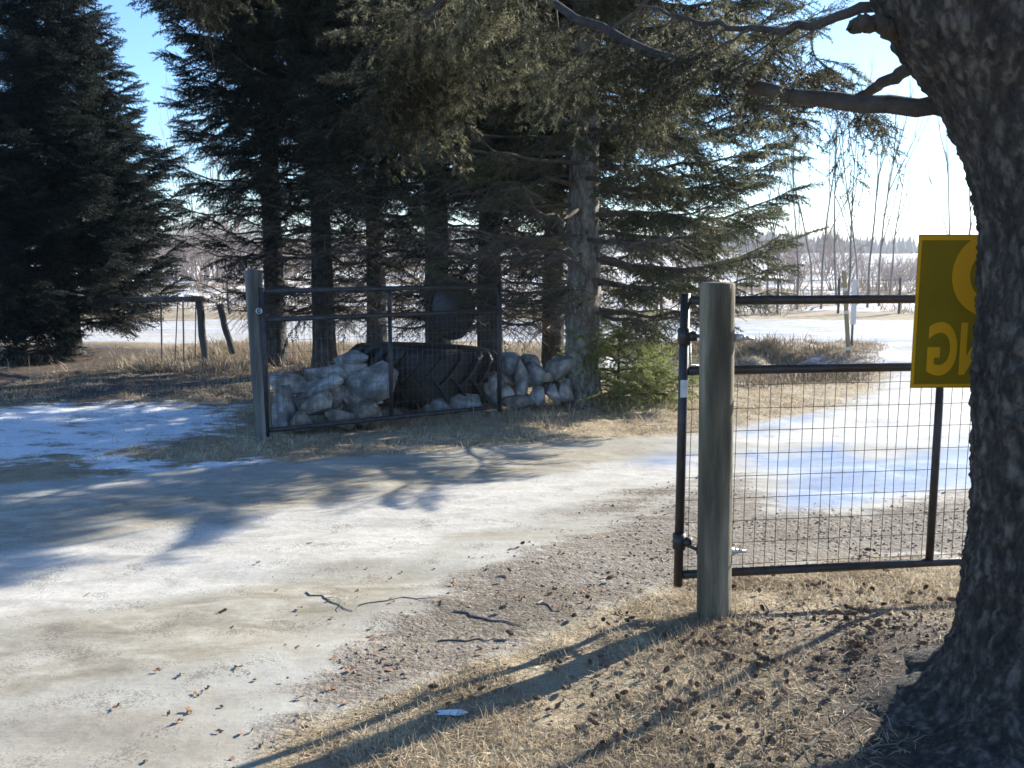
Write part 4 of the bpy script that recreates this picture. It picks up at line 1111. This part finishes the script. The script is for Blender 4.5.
def dens_brush(P):
    n = vnoise(P, .55, 41); c = np.clip(1.3 - np.abs(P[:, 1] - 12.4) / 1.3, 0, 1) + .8 * np.clip(1 - np.abs(P[:, 1] - 15.4) / .9, 0, 1)
    return np.clip(n * 2.6 - .9, 0, 1) * c * (1 - .8 * zone(P, 'snow2')) * np.clip((.45 - zone(P, 'drive', .6)) * 4, 0, 1)
blades(scatter(42000, 1.1, 5.2, 11.2, 16.3, rng, dens_brush), .17, .008, .2, rng, mb)
o = mb.build('ditch_brush', M['brush']); tag(o, 'dark low brush growing in the ditch', 'brush', kind='stuff')

def chips(P, smin, smax, rng, mb, sink=.3):
    n = len(P); z = height(P)
    base = np.array([(1, 0, 0), (0, 1, 0), (-1, 0, 0), (0, -1, 0), (0, 0, 1), (0, 0, -1)], float)
    F = np.array([(0, 1, 4), (1, 2, 4), (2, 3, 4), (3, 0, 4), (1, 0, 5), (2, 1, 5), (3, 2, 5), (0, 3, 5)])
    s = smin + (smax - smin) * rng.random(n) ** 4
    a = rng.random(n) * 6.28; c_, s_ = np.cos(a), np.sin(a)
    V = base[None] * (.6 + .7 * rng.random((n, 6, 1))) * np.stack([s, s * (.6 + .4 * rng.random(n)), s * (.35 + .35 * rng.random(n))], 1)[:, None, :]
    V = np.stack([V[..., 0] * c_[:, None] - V[..., 1] * s_[:, None], V[..., 0] * s_[:, None] + V[..., 1] * c_[:, None], V[..., 2]], -1)
    V += np.column_stack([P, z + s * sink])[:, None, :]
    mb.add(V.reshape(-1, 3), (np.arange(n)[:, None, None] * 6 + F[None]).reshape(-1, 3))
def dens_gravel(P):
    g_ = np.maximum(zone(P, 'gravel', .4), zone(P, 'gravel2')); n = vnoise(P, .35, 51) * .6 + vnoise(P, .09, 52) * .4
    return np.clip((g_ - .3) * 1.6, 0, 1) * np.clip(n * 2.6 - .6, .06, 1)
mb = MB(); chips(scatter(60000, -1.6, 5, 2.3, 7.2, rng, dens_gravel), .0018, .012, rng, mb, .15)
o = mb.build('gravel', M['pebble']); tag(o, 'loose brown and grey gravel along the driveway edge', 'gravel', kind='stuff')
# needle and bark litter under the big tree
def dens_litter(P):
    r_ = np.hypot(P[:, 0] - 1.7, P[:, 1] - 3.1); n = vnoise(P, .3, 61)
    return np.clip(1.15 - r_ / 1.5, .06, 1) * np.clip(n * 2.2 - .4, .1, 1) * (1 - zone(P, 'drive', .3) * .75)
mb = MB(); chips(scatter(46000, -1.2, 3.2, 2.2, 4.9, rng, dens_litter), .003, .013, rng, mb, .5)
o = mb.build('bark_litter', M['cone']); tag(o, 'broken cone scales and bark crumbs under the big spruce', 'litter', kind='stuff')

mb = MB()
def dens_chips(P):
    r_ = zone(P, 'gravel', .5); n = vnoise(P, .25, 71) * .5 + vnoise(P, .07, 72) * .5
    return np.clip(r_ * 1.1, .02, 1) * np.clip(n * 3 - 1.25, .02, 1)
P = scatter(5200, -1.5, 3.2, 2.3, 6.2, rng, dens_chips)
n = len(P); z = height(P); a = rng.random(n) * 6.28; L = .005 + .016 * rng.random(n) ** 2; W = L * (.2 + .5 * rng.random(n))
dx_, dy_ = np.cos(a), np.sin(a)
b = np.column_stack([P, z + .003]); u_ = np.stack([dx_ * L, dy_ * L, rng.random(n) * .004], 1); v_ = np.stack([-dy_ * W, dx_ * W, rng.random(n) * .005], 1)
mb.add(np.stack([b - u_, b - v_, b + u_, b + v_], 1).reshape(-1, 3), np.arange(n * 4).reshape(-1, 4))
o = mb.build('leaf_litter', M['leaf']); tag(o, 'tiny brown leaf and bark bits strewn over the gravel', 'litter', kind='stuff')

# cones
def cone_mesh(seed, L=.055):
    r = np.random.default_rng(seed); mb = MB()
    t = np.linspace(0, 1, 9); mb.tube([(L * (u - .5), 0, 0) for u in t], .0075 * np.sin(np.pi * (t * .86 + .1)) + .002, 8)
    k = 0
    for i in range(11):
        u = (i + .5) / 11; rr = .0125 * math.sin(math.pi * (u * .8 + .12)) 
        for j in range(7):
            a = j * 2 * math.pi / 7 + i * 2.4
            c, s = math.cos(a), math.sin(a); x = L * (u - .5)
            p0 = np.array([x - .002, c * rr * .5, s * rr * .5]); q = np.array([0, -s, c]) * .0048
            out = np.array([x + .006 + .003 * r.random(), c * (rr + .003 * r.random() + .002), s * (rr + .002)])
            md = (p0 + out) / 2 + np.array([-.001, 0, 0])
            mb.add([p0, md + q, out, md - q], [(0, 1, 2, 3)])
    me = mb.mesh('spruce_cone', False); me.materials.append(M['cone']); return me
cones = [cone_mesh(i, .04 + .007 * i) for i in range(3)]
r2 = np.random.default_rng(12)
clusters = [(755, 640, .09, 16), (700, 655, .10, 18), (745, 675, .07, 10), (830, 625, .14, 18), (880, 640, .10, 12), (860, 665, .14, 16), (690, 700, .15, 18), (640, 745, .18, 14), (720, 735, .2, 16), (590, 700, .3, 12),
            (800, 700, .2, 16), (850, 590, .25, 12), (930, 610, .2, 10), (620, 620, .3, 12), (520, 690, .35, 10), (770, 590, .2, 8), (600, 580, .4, 8), (870, 545, .3, 6)]
nc = 0
for cx, cy, sg, cnt in clusters:
    c0 = gp(cx, cy)
    for i in range(cnt):
        x, y = c0.x + r2.normal() * sg * .8, c0.y + r2.normal() * sg * .6
        if (x - TX) ** 2 + (y - TY) ** 2 < .42 ** 2 or (x - PX) ** 2 + (y - PY) ** 2 < .11 ** 2 or y < 2.3: continue
        o = bpy.data.objects.new('spruce_cone', cones[nc % 3]); COL.objects.link(o); nc += 1
        o.location = (x, y, hz(x, y) + .022); o.rotation_euler = (r2.random() * 6, r2.normal() * .2, r2.random() * 6.28); o.scale = (float(r2.uniform(.45, .8)),) * 3
        if x < PX: lb = 'small brown spruce cone on the grass left of the foreground post'
        elif y > 4.0: lb = 'small brown spruce cone on the ground behind the foreground gate'
        else: lb = 'small brown spruce cone on the grass between foreground post and big trunk'
        tag(o, lb, 'cone', lb.replace('small brown spruce cone', 'fallen cones'))
# sticks
def stick(a, b, r, label, seed, fork=True, z=.012):
    rr = np.random.default_rng(seed); pa, pb = gp(*a), gp(*b)
    e_ = []
    for t in np.linspace(0, 1, 8):
        q = pa.lerp(pb, t); q = Vector((q.x + rr.normal() * .010, q.y + rr.normal() * .010, 0)); q.z = hz(q.x, q.y) + z + .012 * math.sin(t * 3.1); q.z = hz(q.x, q.y) + r * .7; e_.append(q)
    mb = MB(); mb.tube(e_, np.linspace(r, r * .4, 8), 7, True, .2)
    if fork:
        for k in (3, 5):
            d = (e_[-1] - e_[0]) * .22; d = Vector((d.x * .7 - d.y * (.6 if k == 3 else -.6), d.y * .7 + d.x * (.6 if k == 3 else -.6), .01))
            mb.tube([e_[k], e_[k] + d * .5, e_[k] + Vector((d.x, d.y, -.002))], [r * .6, r * .45, r * .2], 5)
    o = mb.build('fallen_twig', M['post_grey'], None, True); tag(o, label, 'twig')
stick((735, 640), (812, 592), .007, 'crooked twig lying from the foot of the foreground post towards the gate', 1)
stick((306, 592), (352, 612), .0035, 'dark twig at the edge of the ice left of the gravel', 2)
stick((355, 605), (440, 598), .003, 'thin twig lying on the left side of the gravel', 3)
stick((455, 612), (525, 628), .0045, 'thick broken twig in the middle of the gravel', 4, False)
stick((440, 640), (505, 640), .004, 'thin straight twig just below the thick broken one', 5, False)
stick((540, 604), (557, 614), .0035, 'short dark stick near the upper edge of the gravel', 6, False)
stick((780, 640), (850, 600), .005, 'thin twig pointing at the gate\'s bottom rail', 7)
stick((800, 760), (880, 700), .004, 'pale bent twig in the shade at the foot of the big trunk', 8, True, .03)
stick((870, 755), (950, 740), .004, 'fine twig in the deepest shade below the big trunk', 9, True, .03)
# dead leaves on the ice and gravel
r3 = np.random.default_rng(21)
lm = []
for v in range(3):
    mb = MB(); n = 10; V = [(0, 0, .006)]
    for i in range(n):
        a = i * 2 * math.pi / n; rr = 1 - .35 * abs(math.sin(a)) + .15 * r3.normal()
        V.append((math.cos(a) * .022 * rr, math.sin(a) * .015 * rr, .004 + .010 * r3.random()))
    mb.add(V, [(0, i + 1, (i + 1) % n + 1) for i in range(n)]); me = mb.mesh('leaf', False); me.materials.append(M['leaf']); lm.append(me)
LV = [(158, 672), (182, 676), (195, 694), (117, 708), (169, 714), (188, 712), (180, 723), (219, 733), (239, 670), (208, 690), (240, 735), (252, 733), (262, 748), (297, 738), (223, 613), (258, 565), (88, 594), (330, 690), (350, 672), (372, 684), (402, 664), (420, 650), (372, 628), (392, 604), (452, 585), (500, 590), (560, 612), (640, 545), (615, 560), (560, 556), (480, 655), (505, 668), (345, 706), (385, 700), (300, 700), (440, 606), (590, 610), (660, 600), (655, 560), (300, 610)]
for i, (px, py) in enumerate(LV):
    p = gp(px, py); o = bpy.data.objects.new('dead_leaf', lm[i % 3]); COL.objects.link(o)
    o.location = (p.x, p.y, hz(p.x, p.y) + .002); o.rotation_euler = (r3.normal() * .3, r3.normal() * .3, r3.random() * 6.28)
    o.scale = (float(r3.uniform(.6, 1.1)),) * 3
    lb = 'curled brown dead leaf lying on the ice' if px < 300 else 'curled brown dead leaf lying on the gravel'
    tag(o, lb, 'leaf', lb.replace('leaf', 'leaves').replace('curled', 'dead').replace('dead leaves', 'leaves', 1) if False else ('dead leaves on the ice' if px < 300 else 'dead leaves on the gravel'))
# scrap of snow / paper by the post shadow
p = gp(453, 720); mb = MB(); n = 14
V = [(0, 0, .016)]
for i in range(n):
    a = i * 2 * math.pi / n; rr = 1 + .2 * r3.normal(); V.append((math.cos(a) * .05 * rr, math.sin(a) * .022 * rr, .002 + .006 * r3.random()))
mb.add(V, [(0, i + 1, (i + 1) % n + 1) for i in range(n)])
o = mb.build('snow_scrap', M['leaf_white']); o.location = (p.x, p.y, hz(p.x, p.y) + .004); tag(o, 'small white scrap of crusted snow beside the post shadow', 'snow')

# ------------------------------------------------------------------ thin winter haze
hm = bpy.data.materials.new('haze'); hm.use_nodes = True; nt = hm.node_tree
nt.nodes.remove(nt.nodes['Principled BSDF'])
pv = nt.nodes.new('ShaderNodeVolumePrincipled'); pv.inputs['Color'].default_value = (.86, .92, 1, 1); pv.inputs['Density'].default_value = .0005
pv.inputs['Anisotropy'].default_value = .3
nt.links.new(pv.outputs[0], nt.nodes['Material Output'].inputs['Volume'])
mb = MB(); mb.box((0, 500, 6.3), (2300, 1700, 16.8)); o = mb.build('haze', hm); tag(o, 'thin bluish winter haze over the fields', 'haze', kind='stuff')
S.cycles.volume_bounces = 0
